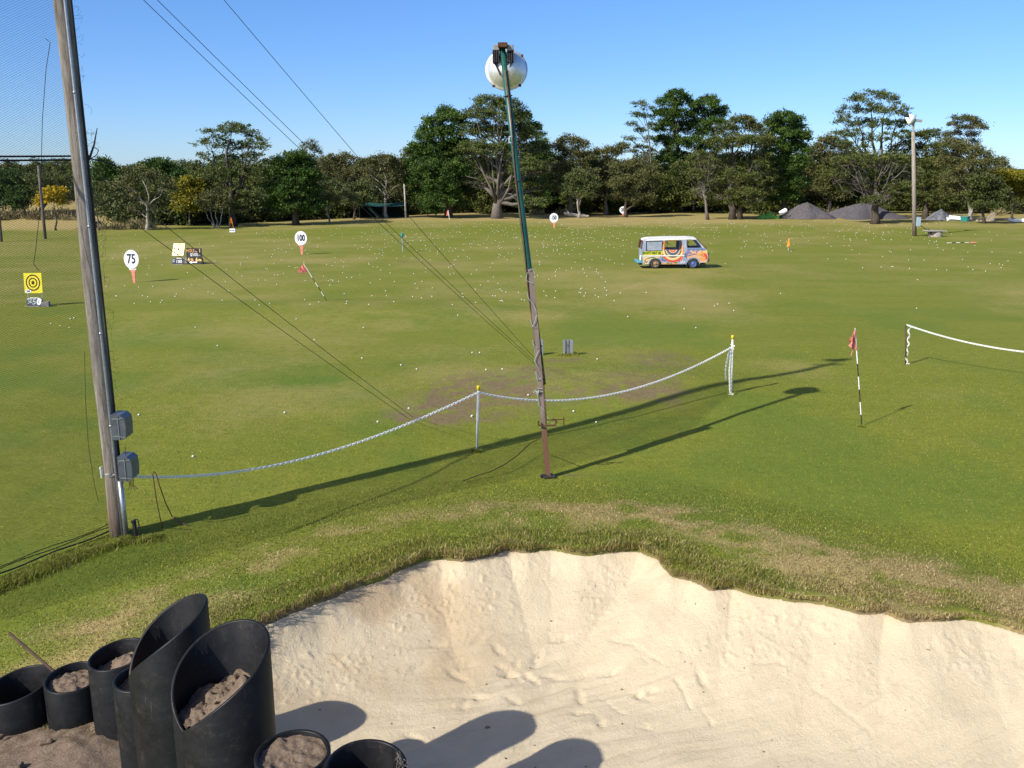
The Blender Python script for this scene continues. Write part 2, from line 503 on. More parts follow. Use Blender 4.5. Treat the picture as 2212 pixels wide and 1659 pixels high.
# footprints
fr = np.random.default_rng(5)
for i in range(34):
    fx_, fy_ = fr.uniform(-2.6, 4.2), fr.uniform(8.8, 11.2)
    if i < 22: fx_, fy_ = fr.normal(0.6, 1.1), fr.normal(10.6, .5)
    a = fr.uniform(-.6, 1.0) + (math.pi / 2 if i % 3 == 0 else 0)
    ca, sa = math.cos(a), math.sin(a)
    uu = (SX - fx_) * ca + (SY - fy_) * sa; vv = -(SX - fx_) * sa + (SY - fy_) * ca
    e = (uu / 0.15) ** 2 + (vv / 0.055) ** 2
    SZ -= floor_ * fr.uniform(.018, .034) * np.exp(-e ** 1.6) * (1 + 0.25 * np.sin(uu * 130)) * (.5 + vnoise(SX * 14, SY * 14, 77))
# dragged furrows
def furrow(ptsd, dep, wid):
    global SZ
    P = [np.array(sand_hit(*q)) for q in ptsd]
    best = np.full(SX.shape, 1e9)
    for a, b in zip(P[:-1], P[1:]):
        e = b - a; t = np.clip(((SX - a[0]) * e[0] + (SY - a[1]) * e[1]) / (e @ e), 0, 1)
        best = np.minimum(best, np.hypot(SX - a[0] - t * e[0], SY - a[1] - t * e[1]))
    n = 0.5 + vnoise(SX * 12, SY * 12, 88)
    n2 = sstep(.25, .6, vnoise(SX * 4, SY * 4, 78))
    SZ -= dep * .6 * n * n2 * np.exp(-(best / wid) ** 2)
def sand_hit(dx, dy):
    r = ray(dx, dy); z = -0.5
    for i in range(12):
        t = (CAM_H - z) / -r[2]
        x, y = r[0] * t, r[1] * t
        z = 0.5 * z + 0.5 * float(Zs(np.array(x), np.array(y), np.maximum(rim_dist(np.array(x), np.array(y)), 0)))
    return (x, y)
furrow([(1385, 1402), (1440, 1440), (1475, 1490), (1492, 1530)], 0.030, 0.022)
furrow([(1512, 1525), (1535, 1560), (1545, 1590)], 0.028, 0.02)
furrow([(1620, 1436), (1680, 1425), (1700, 1440)], 0.028, 0.025)
furrow([(1690, 1440), (1790, 1510), (1880, 1580), (1910, 1620)], 0.020, 0.03)
furrow([(1320, 1380), (1370, 1395), (1400, 1430)], 0.02, 0.025)
furrow([(1945, 1560), (1985, 1620)], 0.014, 0.02)
furrow([(1250, 1480), (1300, 1510), (1350, 1545)], 0.016, 0.02)
SZ += 0.006 * (fbm(SX * 26, SY * 24, 2, 89) - 0.5)
SZ = np.where(SD < 0, H0(SX, SY) - 0.03 + 1.2 * SD, SZ)
keep = SD > -0.16
damp = np.clip(1.1 * blob_d(690, 1330, 1.3, 1.2, SX, SY) + 0.75 * blob_d(900, 1250, 1.1, .8, SX, SY) + 0.5 * blob_d(1020, 1330, .9, .6, SX, SY), 0, 1) * sstep(.25, .6, fbm(SX * 1.4, SY * 1.4, 3, 91))
ny, nx = SX.shape
idx = np.arange(ny * nx).reshape(ny, nx)
Fq = np.stack([idx[:-1, :-1], idx[:-1, 1:], idx[1:, 1:], idx[1:, :-1]], -1).reshape(-1, 4)
Fq = Fq[keep.ravel()[Fq].all(1)]
used = np.unique(Fq); remap = np.zeros(ny * nx, np.int64); remap[used] = np.arange(len(used))
V = np.stack([SX, SY, SZ], -1).reshape(-1, 3)[used]
k = NT('bunker_sand')
c = k.ramp(k.noise(2.2, 5, 0.6), [(0.35, (0.605, 0.512, 0.350)), (0.65, (0.665, 0.570, 0.402))])
c = k.mix(k.rng(k.noise(160, 2, 0.8), 0.35, 0.75, 0, 0.5), c, (0.43, 0.350, 0.225))
c = k.mix(k.rng(k.noise(55, 3, 0.8), 0.62, 0.78, 0, 0.6), c, (0.33, 0.25, 0.155))
c = k.mix(k.rng(k.attr('damp'), 0.1, 1, 0, 0.65), c, (0.45, 0.325, 0.190))
k.color(c); k.set(0.95, 0.1)
k.bump(k.math('ADD', k.noise(27, 6, 0.8), k.math('MULTIPLY', k.noise(110, 2, .6), 0.4)), 1.0, 0.022)
SAND = k.m
me = fast_mesh('bunker_sand', V, remap[Fq], {'damp': damp.ravel()[used]})
so = link_mesh('bunker_sand', me, SAND, smooth=True); tag(so, kind='structure')

# ------------------------------------------------------------------ real grass blades
k = NT('grass_blade')
g = k.ramp(k.attr('tone'), [(0.0, (0.075, 0.125, 0.010)), (0.5, (0.215, 0.250, 0.024)), (1.0, (0.400, 0.380, 0.062))])
s2 = k.ramp(k.attr('tone'), [(0.0, (0.200, 0.135, 0.055)), (0.5, (0.420, 0.320, 0.150)), (1.0, (0.640, 0.520, 0.300))])
k.color(k.mix(k.attr('dry'), g, s2)); k.set(0.7, 0.2)
tr = k.n.new('ShaderNodeBsdfTranslucent'); k.l.new(k.b.inputs['Base Color'].links[0].from_socket, tr.inputs['Color'])
mx = k.n.new('ShaderNodeMixShader'); mx.inputs[0].default_value = 0.25
k.l.new(k.b.outputs[0], mx.inputs[1]); k.l.new(tr.outputs[0], mx.inputs[2]); k.l.new(mx.outputs[0], k.out.inputs['Surface'])
BLADE = k.m

def blades(name, x, y, z, h, wdt, dry, tone, lean=0.6, bias=None):
    n = len(x)
    a = rng.uniform(0, 2 * math.pi, n)
    la = rng.uniform(0, 2 * math.pi, n)
    ln = h * rng.uniform(0.1, 1.0, n) * lean
    lx = np.cos(la) * ln; ly = np.sin(la) * ln
    if bias is not None:
        lx += bias[0] * h; ly += bias[1] * h
    cx, sx_ = np.cos(a) * wdt / 2, np.sin(a) * wdt / 2
    b0 = np.stack([x - cx, y - sx_, z], -1); b1 = np.stack([x + cx, y + sx_, z], -1)
    m0 = np.stack([x - cx * .8 + lx * .35, y - sx_ * .8 + ly * .35, z + h * .6], -1)
    m1 = np.stack([x + cx * .8 + lx * .35, y + sx_ * .8 + ly * .35, z + h * .6], -1)
    t = np.stack([x + lx, y + ly, z + h * (1 - 0.25 * lean)], -1)
    V = np.stack([b0, b1, m1, m0, t], 1).reshape(-1, 3)
    o = np.arange(n)[:, None] * 5
    Fq = np.concatenate([o + np.array([[0, 1, 2]]), o + np.array([[0, 2, 3]]), o + np.array([[3, 2, 4]])], 0)
    me = fast_mesh(name, V, Fq, {'dry': np.repeat(dry, 5), 'tone': np.repeat(tone, 5)})
    ob = link_mesh(name, me, BLADE); tag(ob, kind='stuff')
    return ob

def scatter(n, x0, x1, y0, y1):
    return rng.uniform(x0, x1, n), rng.uniform(y0, y1, n)

# long fringe on the lip of the bunker
x, y = scatter(420000, -5, 9, 7.5, 14)
d = rim_dist(x, y) + wob(x, y)
clump = fbm(x * 1.3, y * 1.3, 3, 95)
m = (d < 0.07) & (d > -0.75) & (rng.uniform(0, 1, len(x)) < 0.25 + 0.75 * np.exp(d / 0.45)) 
x, y, d, clump = x[m], y[m], d[m], clump[m]
dr, di, lu = field_attrs(x, y)
h = (0.045 + 0.15 * np.exp(np.minimum(d, 0) / 0.35) * (0.25 + 0.75 * sstep(.30, .60, clump))) * rng.uniform(.5, 1.1, len(x))
h *= 1 - 0.40 * sstep(3.0, 4.4, x)
dry = np.clip(0.10 + 0.75 * dr * (d < -.35) + 0.8 * (rng.uniform(0, 1, len(x)) < 0.22 + 0.35 * sstep(3, 4, x) + 0.35 * sstep(-.06, .03, d)) , 0, 1)
blades('fringe_grass', x, y, H0(x, y) + 0.03, h, rng.uniform(.0045, .010, len(x)), dry, np.clip(rng.normal(.40, .24, len(x)) + .5 * (fbm(x * 5, y * 5, 2, 99) - .5), 0, 1), 1.0, bias=(0.0, -0.22))
# dry runners and roots hanging over the lip
x, y = scatter(120000, -3.5, 9, 9, 13.5)
d = rim_dist(x, y) + wob(x, y)
m = (np.abs(d) < .05) & (rng.uniform(0, 1, len(x)) < .10 + .75 * sstep(.45, .65, fbm(x * 1.1, y * 1.1, 2, 66)))
x, y = x[m], y[m]
blades('hanging_roots', x, y, H0(x, y) + .03, rng.uniform(.02, .06, len(x)), rng.uniform(.004, .007, len(x)), np.clip(rng.normal(.95, .15, len(x)), 0, 1), np.clip(rng.normal(.18, .16, len(x)), 0, 1), 4.2, bias=(0, -1.2))
# stones, twigs and clods lying on the sand
x, y = scatter(130, -2.5, 6.5, 8.6, 12.2)
d = rim_dist(x, y); m = d > .15; x, y, d = x[m], y[m], d[m]
V_, F_ = [], []
z = Zs(x, y, d)
for i in range(len(x)):
    s = rng.uniform(.006, .016) * (1 if i % 9 else 1.7); e = rng.normal(0, .25, (6, 3)) + np.array([[1, 0, 0], [-1, 0, 0], [0, 1, 0], [0, -1, 0], [0, 0, .8], [0, 0, -.8]])
    V_.append(e * s * np.array([1.3, 1, .8]) + np.array([x[i], y[i], z[i] + s * .3]))
    F_ += [[a + 6 * i for a in t] for t in ((0, 2, 4), (2, 1, 4), (1, 3, 4), (3, 0, 4), (2, 0, 5), (1, 2, 5), (3, 1, 5), (0, 3, 5))]
ob = link_mesh('pebbles', fast_mesh('pebbles', np.concatenate(V_), np.array(F_)), simple('pebble_brown', (.16, .12, .085), (.34, .27, .19), 9, .9, .1)); tag(ob, kind='stuff')
# lush long grass along the foot of the net and round the poles
foot = [(ground(-120, 1318), ground(0, 1272)), (ground(0, 1272), ground(130, 1215)), (ground(130, 1215), ground(262, 1168)), (ground(262, 1168), ground(345, 1160))]
X_, Y_ = [], []
for a, b in foot:
    n = int(5200 * np.linalg.norm(b - a)); t = rng.uniform(0, 1, n)
    X_.append(a[0] + (b[0] - a[0]) * t + rng.normal(0, .12, n)); Y_.append(a[1] + (b[1] - a[1]) * t + rng.normal(0, .10, n))
for bx_, by_, rr in ((1030, 977, .05), (1580, 851, .05), (1862, 922, .04), (1227, 767, .2), (1957, 788, .05)):
    c = ground(bx_, by_); n = int(1500 * rr / .16) + 200
    X_.append(c[0] + rng.normal(0, rr, n)); Y_.append(c[1] + rng.normal(0, rr * .6, n))
x = np.concatenate(X_); y = np.concatenate(Y_)
cl = fbm(x * 2.4, y * 2.4, 3, 97)
m = rng.uniform(0, 1, len(x)) < .25 + 1.3 * sstep(.35, .62, cl); x, y, cl = x[m], y[m], cl[m]
blades('long_grass', x, y, H0(x, y), (.03 + .10 * sstep(.35, .65, cl)) * rng.uniform(.4, 1.1, len(x)), rng.uniform(.005, .010, len(x)), np.clip(rng.normal(.05, .15, len(x)), 0, 1) + .7 * (rng.uniform(0, 1, len(x)) < .06), np.clip(rng.normal(.5, .22, len(x)), 0, 1), 1.0)
# rough turf over the bank
x, y = scatter(230000, -8, 9.5, 7.0, 17)
d = rim_dist(x, y) + wob(x, y)
m = (d < -0.25) & (d > -4.2) & (rng.uniform(0, 1, len(x)) < 1.0 - 0.6 * sstep(1.6, 4.2, -d))
x, y, d = x[m], y[m], d[m]
dr, di, lu = field_attrs(x, y)
dry = np.clip(1.4 * (dr - .14) + rng.normal(0, .30, len(x)), 0, 1)
h = rng.uniform(.016, .050, len(x)) * (0.75 + 0.5 * np.exp(d / 1.0))
blades('bank_grass', x, y, H0(x, y) + 0.035 * (fbm(x * 1.6, y * 1.6, 3, 31) - .5), h, rng.uniform(.006, .012, len(x)), dry, np.clip(rng.normal(.34, .24, len(x)), 0, 1), 1.6)
# short mown turf
x, y = scatter(300000, -13, 17, 12.5, 31)
m = (np.abs(x) < 0.62 * y + 1) & (rim_dist(x, y) < -2.6) & (rng.uniform(0, 1, len(x)) < 1.25 - y / 31)
x, y = x[m], y[m]
dr, di, lu = field_attrs(x, y)
m = rng.uniform(0, 1, len(x)) > di * .9
x, y, dr, lu = x[m], y[m], dr[m], lu[m]
blades('turf_grass', x, y, H0(x, y) + sstep(40, 18, y) * 0.035 * (fbm(x * 1.6, y * 1.6, 3, 31) - .5), rng.uniform(.012, .030, len(x)), rng.uniform(.007, .013, len(x)),
       np.clip(1.1 * (dr - .25) + rng.normal(0, .12, len(x)), 0, 1), np.clip(rng.normal(.62, .2, len(x)) - .35 * lu, 0, 1), 1.3)
# ------------------------------------------------------------------ trees
def leaf_mat(name, dark, mid, light, tips=None):
    k = NT(name)
    t = k.math('ADD', k.attr('tone'), k.math('MULTIPLY', k.math('SUBTRACT', k.noise(0.6, 3), 0.5), 0.5))
    st = [(0.0, dark), (0.5, mid), (0.9, light)]
    if tips: st.append((1.0, tips))
    c = k.ramp(t, st)
    k.color(c); k.set(0.6, 0.25)
    tr = k.n.new('ShaderNodeBsdfTranslucent'); k.l.new(c, tr.inputs['Color'])
    mx = k.n.new('ShaderNodeMixShader'); mx.inputs[0].default_value = 0.18
    k.l.new(k.b.outputs[0], mx.inputs[1]); k.l.new(tr.outputs[0], mx.inputs[2]); k.l.new(mx.outputs[0], k.out.inputs['Surface'])
    return k.m
LEAF = {
    'pine': leaf_mat('pine_needles', (0.020, 0.046, 0.009), (0.052, 0.104, 0.016), (0.115, 0.175, 0.028)),
    'lpine': leaf_mat('light_pine_needles', (0.040, 0.060, 0.016), (0.085, 0.114, 0.027), (0.170, 0.190, 0.045)),
    'euc': leaf_mat('gum_leaves', (0.046, 0.056, 0.018), (0.100, 0.106, 0.034), (0.175, 0.165, 0.055), (0.215, 0.160, 0.062)),
    'geuc': leaf_mat('green_gum_leaves', (0.042, 0.060, 0.018), (0.088, 0.108, 0.030), (0.160, 0.172, 0.050)),
    'wattle': leaf_mat('wattle_blossom', (0.180, 0.140, 0.008), (0.480, 0.350, 0.012), (0.850, 0.600, 0.015)),
    'ywattle': leaf_mat('wattle_leaves', (0.075, 0.090, 0.010), (0.190, 0.180, 0.015), (0.360, 0.290, 0.020)),
    'cyp': leaf_mat('cypress_foliage', (0.036, 0.052, 0.012), (0.080, 0.100, 0.022), (0.155, 0.165, 0.036)),
    'shrub': leaf_mat('shrub_leaves', (0.026, 0.042, 0.011), (0.058, 0.076, 0.020), (0.120, 0.132, 0.034)),
    'scrub': leaf_mat('dry_scrub', (0.109, 0.100, 0.046), (0.217, 0.184, 0.087), (0.348, 0.292, 0.145)),
}
BARK_D = simple('dark_bark', (0.050, 0.040, 0.031), (0.110, 0.090, 0.072), 5, 0.9, 0.1, bump=.5, stretch=(3, 3, .6))
BARK_G = simple('grey_bark', (0.090, 0.078, 0.066), (0.185, 0.165, 0.142), 5, 0.9, 0.1, bump=.5, stretch=(3, 3, .6))
BARK_P = simple('pale_gum_bark', (0.200, 0.178, 0.150), (0.400, 0.370, 0.325), 2.5, 0.8, 0.1, bump=.2, stretch=(2, 2, .7))
TWIG = simple('dead_twigs', (0.100, 0.088, 0.076), (0.210, 0.188, 0.165), 3, 0.9, 0.1)

KIND = {   # leaf length, leaf width, clump radius, clump flatness, leaves per clump, clump density, shell start, up-turn
    'pine':   (0.34, 0.13, 0.62, 0.60, 46, 1.25, 0.45, 0.5),
    'lpine':  (0.30, 0.11, 0.60, 0.45, 38, 0.85, 0.45, 0.5),
    'euc':    (0.26, 0.12, 0.62, 0.62, 44, 1.15, 0.45, -0.2),
    'geuc':   (0.26, 0.12, 0.62, 0.62, 44, 1.15, 0.45, -0.2),
    'wattle': (0.20, 0.15, 0.42, 0.75, 50, 1.5, 0.45, 0.2),
    'ywattle':(0.26, 0.14, 0.55, 0.75, 50, 1.3, 0.4, 0.2),
    'cyp':    (0.28, 0.10, 0.55, 0.50, 34, 0.95, 0.35, 0.3),
    'shrub':  (0.28, 0.14, 0.50, 0.75, 44, 1.2, 0.3, 0.3),
    'scrub':  (0.40, 0.06, 0.50, 0.75, 40, 1.2, 0.2, 1.2),
}

def clumps_of(lobes, kind, r, dens=1.0):
    """lobes: (center3, rx, ry, rz) -> clump centres, lobe index"""
    ll, lw, cr, fl, npc, de, sh, up = KIND[kind]
    C = []; I = []
    for i, (c, rx, ry, rz) in enumerate(lobes):
        area = (rx * rz + rx * ry + ry * rz) / 3 * 4 * math.pi
        n = max(4, int(area / (cr * cr * 3.4) * de * dens))
        u = r.normal(0, 1, (n, 3)); u /= np.linalg.norm(u, axis=1)[:, None]
        u[:, 2] = np.where(u[:, 2] < -0.55, -u[:, 2] * .6, u[:, 2])
        rad = sh + (1.02 - sh) * r.uniform(0, 1, n) ** 0.55
        rad *= 1 + 0.16 * (vnoise(u[:, 0] * 2.6 + i * 3.1, u[:, 2] * 2.6 + u[:, 1] * 1.7, 4 + i) - .5) * 2
        C.append(np.array(c) + u * rad[:, None] * np.array([rx, ry, rz])); I += [i] * n
    return np.concatenate(C), np.array(I)

def leaves_mesh(name, C, kind, r, scale=1.0, leafk=1.0):
    ll, lw, cr, fl, npc, de, sh, up = KIND[kind]
    n = len(C)
    per = max(8, int(npc * leafk))
    tone_c = r.normal(0.45, 0.17, n)
    size_c = r.uniform(0.65, 1.25, n) * cr * scale
    tot = n * per
    ci = np.repeat(np.arange(n), per)
    off = r.normal(0, 0.5, (tot, 3)) * size_c[ci][:, None]
    off[:, 2] *= fl
    P = C[ci] + off
    d = off / (np.linalg.norm(off, axis=1)[:, None] + 1e-6) * 0.7 + r.normal(0, .6, (tot, 3)); d[:, 2] += up
    d /= np.linalg.norm(d, axis=1)[:, None] + 1e-6
    q = r.normal(0, 1, (tot, 3)); q -= d * (q * d).sum(1)[:, None]; q /= np.linalg.norm(q, axis=1)[:, None] + 1e-6
    L = (ll * scale * r.uniform(.6, 1.3, tot))[:, None]; W = (lw * scale * r.uniform(.7, 1.3, tot))[:, None]
    V = np.stack([P - d * L * .5, P + q * W * .5, P + d * L * .5, P - q * W * .5], 1).reshape(-1, 3)
    Fq = np.arange(tot * 4).reshape(-1, 4)
    tone = np.clip(tone_c[ci] + r.normal(0, .13, tot), 0, 1)
    return V, Fq, np.repeat(tone, 4)

def bend(a, b, r, k=4, sag=0.12):
    a = np.array(a, float); b = np.array(b, float)
    L = np.linalg.norm(b - a)
    o = r.normal(0, sag * L * .5, 3); o[2] = abs(o[2]) * .6 * (1 if r.uniform() < .6 else -1)
    return [a + (b - a) * t + o * math.sin(math.pi * t) + (r.normal(0, .02 * L, 3) if 0 < t < 1 else 0) for t in np.linspace(0, 1, k)]

def make_tree(name, label, base, trunk_top, lobes, kind, bark, tr=0.3, group=None, seed=0, dens=1.0, trunks=None, limbs_vis=1.0,
              dead=0, leafk=1.0, forks=None, cat='tree', trunk_name='trunk'):
    """base (3,), trunk_top (3,), lobes in world space"""
    r = np.random.default_rng(seed + 100)
    root = thing(name, label, cat, base, group)
    off = np.array(base, float)
    C, I = clumps_of(lobes, kind, r, dens * 1.75)
    V, Fq, tone = leaves_mesh(name, C, kind, r, 1.0, leafk * 1.25)
    me = fast_mesh('crown', V - off, Fq, {'tone': tone})
    link_mesh('crown', me, LEAF[kind], root)
    mb = MB()
    H = trunk_top[2] - base[2]
    for (tb, tt, rr) in (trunks or [(base, trunk_top, tr)]):
        tb = np.array(tb, float); tt = np.array(tt, float)
        path = bend(tb - np.array([0, 0, .15]), tt, r, 7, 0.03)
        rad = [rr * (1.35 if i == 0 else 1.0 - 0.80 * i / 6) for i in range(7)]
        mb.tube(path, rad, 8)
    for f in (forks or []):                                          # visible pale limbs, drawn through given points
        pts, rr = f
        mb.tube(pts, [rr * (1 - .75 * i / max(1, len(pts) - 1)) for i in range(len(pts))], 6)
    tl = trunks or [(base, trunk_top, tr)]
    for i, (c, rx, ry, rz) in enumerate(lobes):
        c = np.array(c, float)
        tb, tt, rr = min(tl, key=lambda q: abs((q[0][0] + q[1][0]) / 2 - c[0]))
        tb = np.array(tb, float); tt = np.array(tt, float)
        hf = np.clip((c[2] - tb[2] - 0.55 * np.hypot(c[0] - tb[0], c[1] - tb[1]) - .4 * rz) / max(tt[2] - tb[2], .1), 0.22, 0.95)
        s = tb + (tt - tb) * hf
        r0 = rr * (1 - .8 * hf) * .62
        mb.tube(bend(s, c, r, 5), [r0 * (1 - .7 * j / 4) for j in range(5)], 6, cap=False)
        idx = np.where(I == i)[0]
        m = min(len(idx), int((7 + 3 * limbs_vis * 2)))
        for j in r.choice(idx, m, replace=False):
            s2 = c + (s - c) * r.uniform(0, .45)
            mb.tube(bend(s2, C[j], r, 4), [r0 * .34, r0 * .26, r0 * .17, r0 * .08], 4, cap=False)
    mb.build(trunk_name, bark, root, smooth=True)
    if dead:
        tw = MB()
        for _ in range(dead):
            i = r.integers(len(lobes)); c, rx, ry, rz = lobes[i]; c = np.array(c)
            tb, tt, rr = min(tl, key=lambda q: abs((q[0][0] + q[1][0]) / 2 - c[0]))
            hf = r.uniform(.2, .8); s = np.array(tb) + (np.array(tt) - np.array(tb)) * hf
            u = r.normal(0, 1, 3); u[1] = -abs(u[1]) * .8; u /= np.linalg.norm(u)
            e = c + u * np.array([rx, ry, rz]) * r.uniform(.85, 1.12)
            s = s + (e - s) * r.uniform(.25, .55)
            P = bend(s, e, r, 5, .2)
            tw.tube(P, [.055, .045, .035, .025, .012], 4, cap=False)
            for _k in range(4):
                a = P[r.integers(2, 5)]; q = r.normal(0, 1, 3); q /= np.linalg.norm(q)
                tw.tube([a, a + q * .5 + (e - s) * .06, a + q * .95 + np.array([0, 0, .2])], [.022, .016, .008], 3, cap=False)
        tw.build('dead_branches', TWIG, root)
    return root

def px_tree(name, label, bx, by, top, lobes, kind, bark, tr=0.3, Y=None, seed=0, thick=0.85, trunks=None, forks=None, jig=0.5, **kw):
    """bx,by: foot of the trunk in the photograph; top: (x,y) end of the trunk; lobes (x,y,rx,ry): all given in photograph pixels"""
    r = np.random.default_rng(seed)
    if Y is None:
        b = ground(bx, by); Y = b[1]
    else:
        b = at_y(bx, by, Y); b[2] = float(H0(b[0], Y))
    s = depth(np.array([b[0], Y, b[2]])) / F_PX
    cw = max(abs(l[0] - bx) + l[2] for l in lobes) * s
    W = []
    for (x, y, rx, ry) in lobes:
        dy = r.uniform(-1, 1) * max(0.0, math.sqrt(max(0, 1 - (abs(x - bx) * s / (cw + .01)) ** 2)) * cw - rx * s) * jig
        p = at_y(x, y, Y + dy)
        W.append((p, rx * s, max(rx, ry * .6) * s * thick, ry * s))
    t3 = at_y(top[0], top[1], Y)
    T = None
    if trunks:
        T = []
        for (x0, y0, x1, y1, rr) in trunks:
            a = at_y(x0, y0, Y); a[2] = min(a[2], float(H0(a[0], Y)) if y0 >= by - 6 else a[2])
            T.append((a, at_y(x1, y1, Y), rr))
    Fk = None
    if forks:
        Fk = [([at_y(x, y, Y - 0.2 - cw * 0.13 * min(1, i * .8)) for i, (x, y) in enumerate(pts)], rr * .68) for pts, rr in forks]
    return make_tree(name, label, b, t3, W, kind, bark, tr, seed=seed, trunks=T, forks=Fk, **kw)

TREES = 'trees along the far side of the range'
def lobes_fill(outline_lobes): return outline_lobes

# ---- left part, from the net to the first tall pine
px_tree('pine_tree', 'dark pine at the far left, seen through the safety net', 30, 468, (30, 380), [(28, 395, 34, 26), (8, 425, 34, 28), (52, 425, 32, 26), (28, 440, 40, 18)], 'pine', BARK_D, .3, seed=1)
px_tree('pine_tree', 'broad dark tree behind the yellow wattle, seen through the net', 92, 468, (95, 385), [(95, 395, 36, 24), (128, 400, 30, 26), (68, 420, 30, 26), (112, 428, 42, 24)], 'cyp', BARK_D, .3, seed=2)
px_tree('wattle_tree', 'bright yellow flowering wattle seen through the net', 118, 476, (116, 440), [(112, 420, 20, 13), (95, 432, 14, 10), (128, 415, 13, 10), (130, 436, 10, 8)], 'wattle', BARK_D, .12, seed=3, Y=100)
px_tree('pine_tree', 'dark green pine just right of the tall wooden pole', 232, 466, (222, 360), [(222, 362, 26, 18), (210, 388, 26, 18), (240, 385, 28, 18), (222, 412, 36, 20), (245, 430, 26, 18), (205, 440, 20, 20)], 'pine', BARK_D, .35, seed=4, Y=120)
px_tree('gum_tree', 'thin grey gum with sparse foliage beside the wooden pole', 213, 498, (205, 420), [(205, 408, 20, 16), (190, 430, 14, 16), (220, 432, 16, 14), (205, 455, 18, 12)], 'geuc', BARK_G, .10, seed=5, dens=.35, limbs_vis=2.5)
px_tree('gum_tree', 'gum with a forked white trunk and olive crown left of the yellow-green bush', 320, 497, (318, 440),
        [(310, 384, 34, 22), (272, 402, 26, 22), (350, 402, 28, 22), (296, 425, 24, 16), (345, 432, 24, 16), (285, 452, 20, 14)], 'euc', BARK_P, .24, seed=6, dens=.75, limbs_vis=2,
        forks=[([(320, 470), (317, 445), (300, 425), (284, 405)], .16), ([(318, 448), (322, 425), (316, 405), (308, 390)], .15), ([(320, 445), (332, 432), (345, 425), (352, 410)], .12), ([(300, 425), (290, 418), (278, 420)], .08)])
px_tree('pine_tree', 'rounded dark green tree behind the white forked gum', 352, 470, (345, 365), [(345, 362, 34, 24), (315, 375, 26, 22), (375, 378, 28, 22), (390, 398, 28, 26), (345, 400, 44, 30), (360, 430, 40, 26)], 'pine', BARK_D, .35, seed=7, Y=122)
px_tree('wattle_bush', 'bushy yellow-green wattle between the white gum and the tall open tree', 410, 488, (410, 430), [(408, 402, 30, 18), (400, 425, 26, 18), (425, 422, 28, 18), (402, 448, 28, 16), (430, 445, 22, 14)], 'ywattle', BARK_D, .15, seed=8)
px_tree('gum_tree', 'small grey gum with pale multi stems in front of the tall open tree', 470, 492, (462, 455),
        [(462, 425, 30, 14), (440, 436, 16, 12), (484, 440, 18, 14), (462, 446, 22, 9)], 'euc', BARK_P, .08, seed=9, dens=.8, limbs_vis=2,
        trunks=[(466, 492, 450, 440, .07), (468, 492, 466, 435, .07), (472, 492, 482, 445, .07), (464, 490, 440, 448, .05)])
px_tree('tall_tree', 'tall open spreading tree with sky showing through its domed crown, tallest of the left trees', 505, 492, (500, 300),
        [(500, 280, 38, 16), (462, 290, 26, 14), (535, 288, 30, 14), (440, 312, 18, 14), (560, 306, 24, 14), (575, 318, 14, 10), (480, 312, 28, 14), (520, 318, 34, 16), (446, 338, 20, 10),
         (500, 345, 40, 16), (545, 340, 30, 16), (470, 372, 40, 16), (520, 380, 48, 22), (560, 375, 30, 22), (440, 385, 30, 14), (500, 415, 50, 22), (545, 425, 34, 22), (520, 450, 44, 18)], 'lpine', BARK_D, .42, seed=10, dens=.62, limbs_vis=3, Y=108,
        trunks=[(505, 492, 498, 300, .42), (512, 420, 540, 310, .2), (500, 420, 455, 318, .18)])
px_tree('pine_tree', 'dense dark green conical pine left of the brown gums', 640, 486, (636, 350), [(640, 342, 26, 16), (615, 352, 24, 16), (662, 356, 22, 16), (600, 378, 28, 18), (640, 380, 40, 24), (676, 385, 20, 20), (590, 408, 24, 18), (630, 415, 44, 24),
        (675, 418, 26, 20), (592, 440, 24, 18), (635, 450, 46, 20), (680, 448, 22, 18)], 'pine', BARK_D, .4, seed=11)
px_tree('gum_tree', 'thin brown gum whose top stands above the dense pine', 672, 466, (672, 330), [(670, 314, 18, 12), (684, 326, 10, 9), (656, 332, 12, 9), (675, 345, 18, 12)], 'euc', BARK_P, .2, seed=12, Y=150, dens=.7, limbs_vis=2)
px_tree('gum_tree', 'brown-olive gum with rounded crown left of the white-limbed gum', 740, 470, (735, 380), [(712, 352, 30, 17), (748, 346, 30, 16), (730, 372, 40, 20), (700, 392, 26, 18), (765, 380, 26, 20), (735, 402, 40, 20)], 'euc', BARK_G, .3, seed=13, Y=132, limbs_vis=1.5)
px_tree('gum_tree', 'brown gum with a bent white limb above the dark net shelter', 835, 468, (832, 390),
        [(795, 352, 22, 14), (828, 346, 24, 14), (852, 358, 18, 16), (812, 368, 30, 16), (850, 382, 22, 20), (800, 395, 22, 18), (845, 415, 26, 20)], 'euc', BARK_P, .26, seed=14, Y=126, limbs_vis=1.5,
        forks=[([(840, 430), (832, 405), (818, 392), (800, 378)], .15), ([(834, 410), (836, 390), (828, 372)], .12), ([(838, 420), (850, 405), (862, 398)], .09), ([(800, 376), (796, 366), (806, 364)], .11)])
px_tree('tree', 'low grey-green leaning gum in front of the brown gums', 712, 480, (702, 420), [(700, 412, 20, 18), (722, 402, 20, 14), (708, 434, 22, 16), (745, 425, 24, 16)], 'geuc', BARK_P, .12, seed=15, limbs_vis=1.5)
px_tree('tree', 'low rounded green tree left of the dark net shelter', 765, 474, (765, 420), [(750, 408, 24, 15), (780, 406, 22, 14), (765, 430, 34, 18), (795, 432, 18, 16)], 'geuc', BARK_D, .18, seed=16)
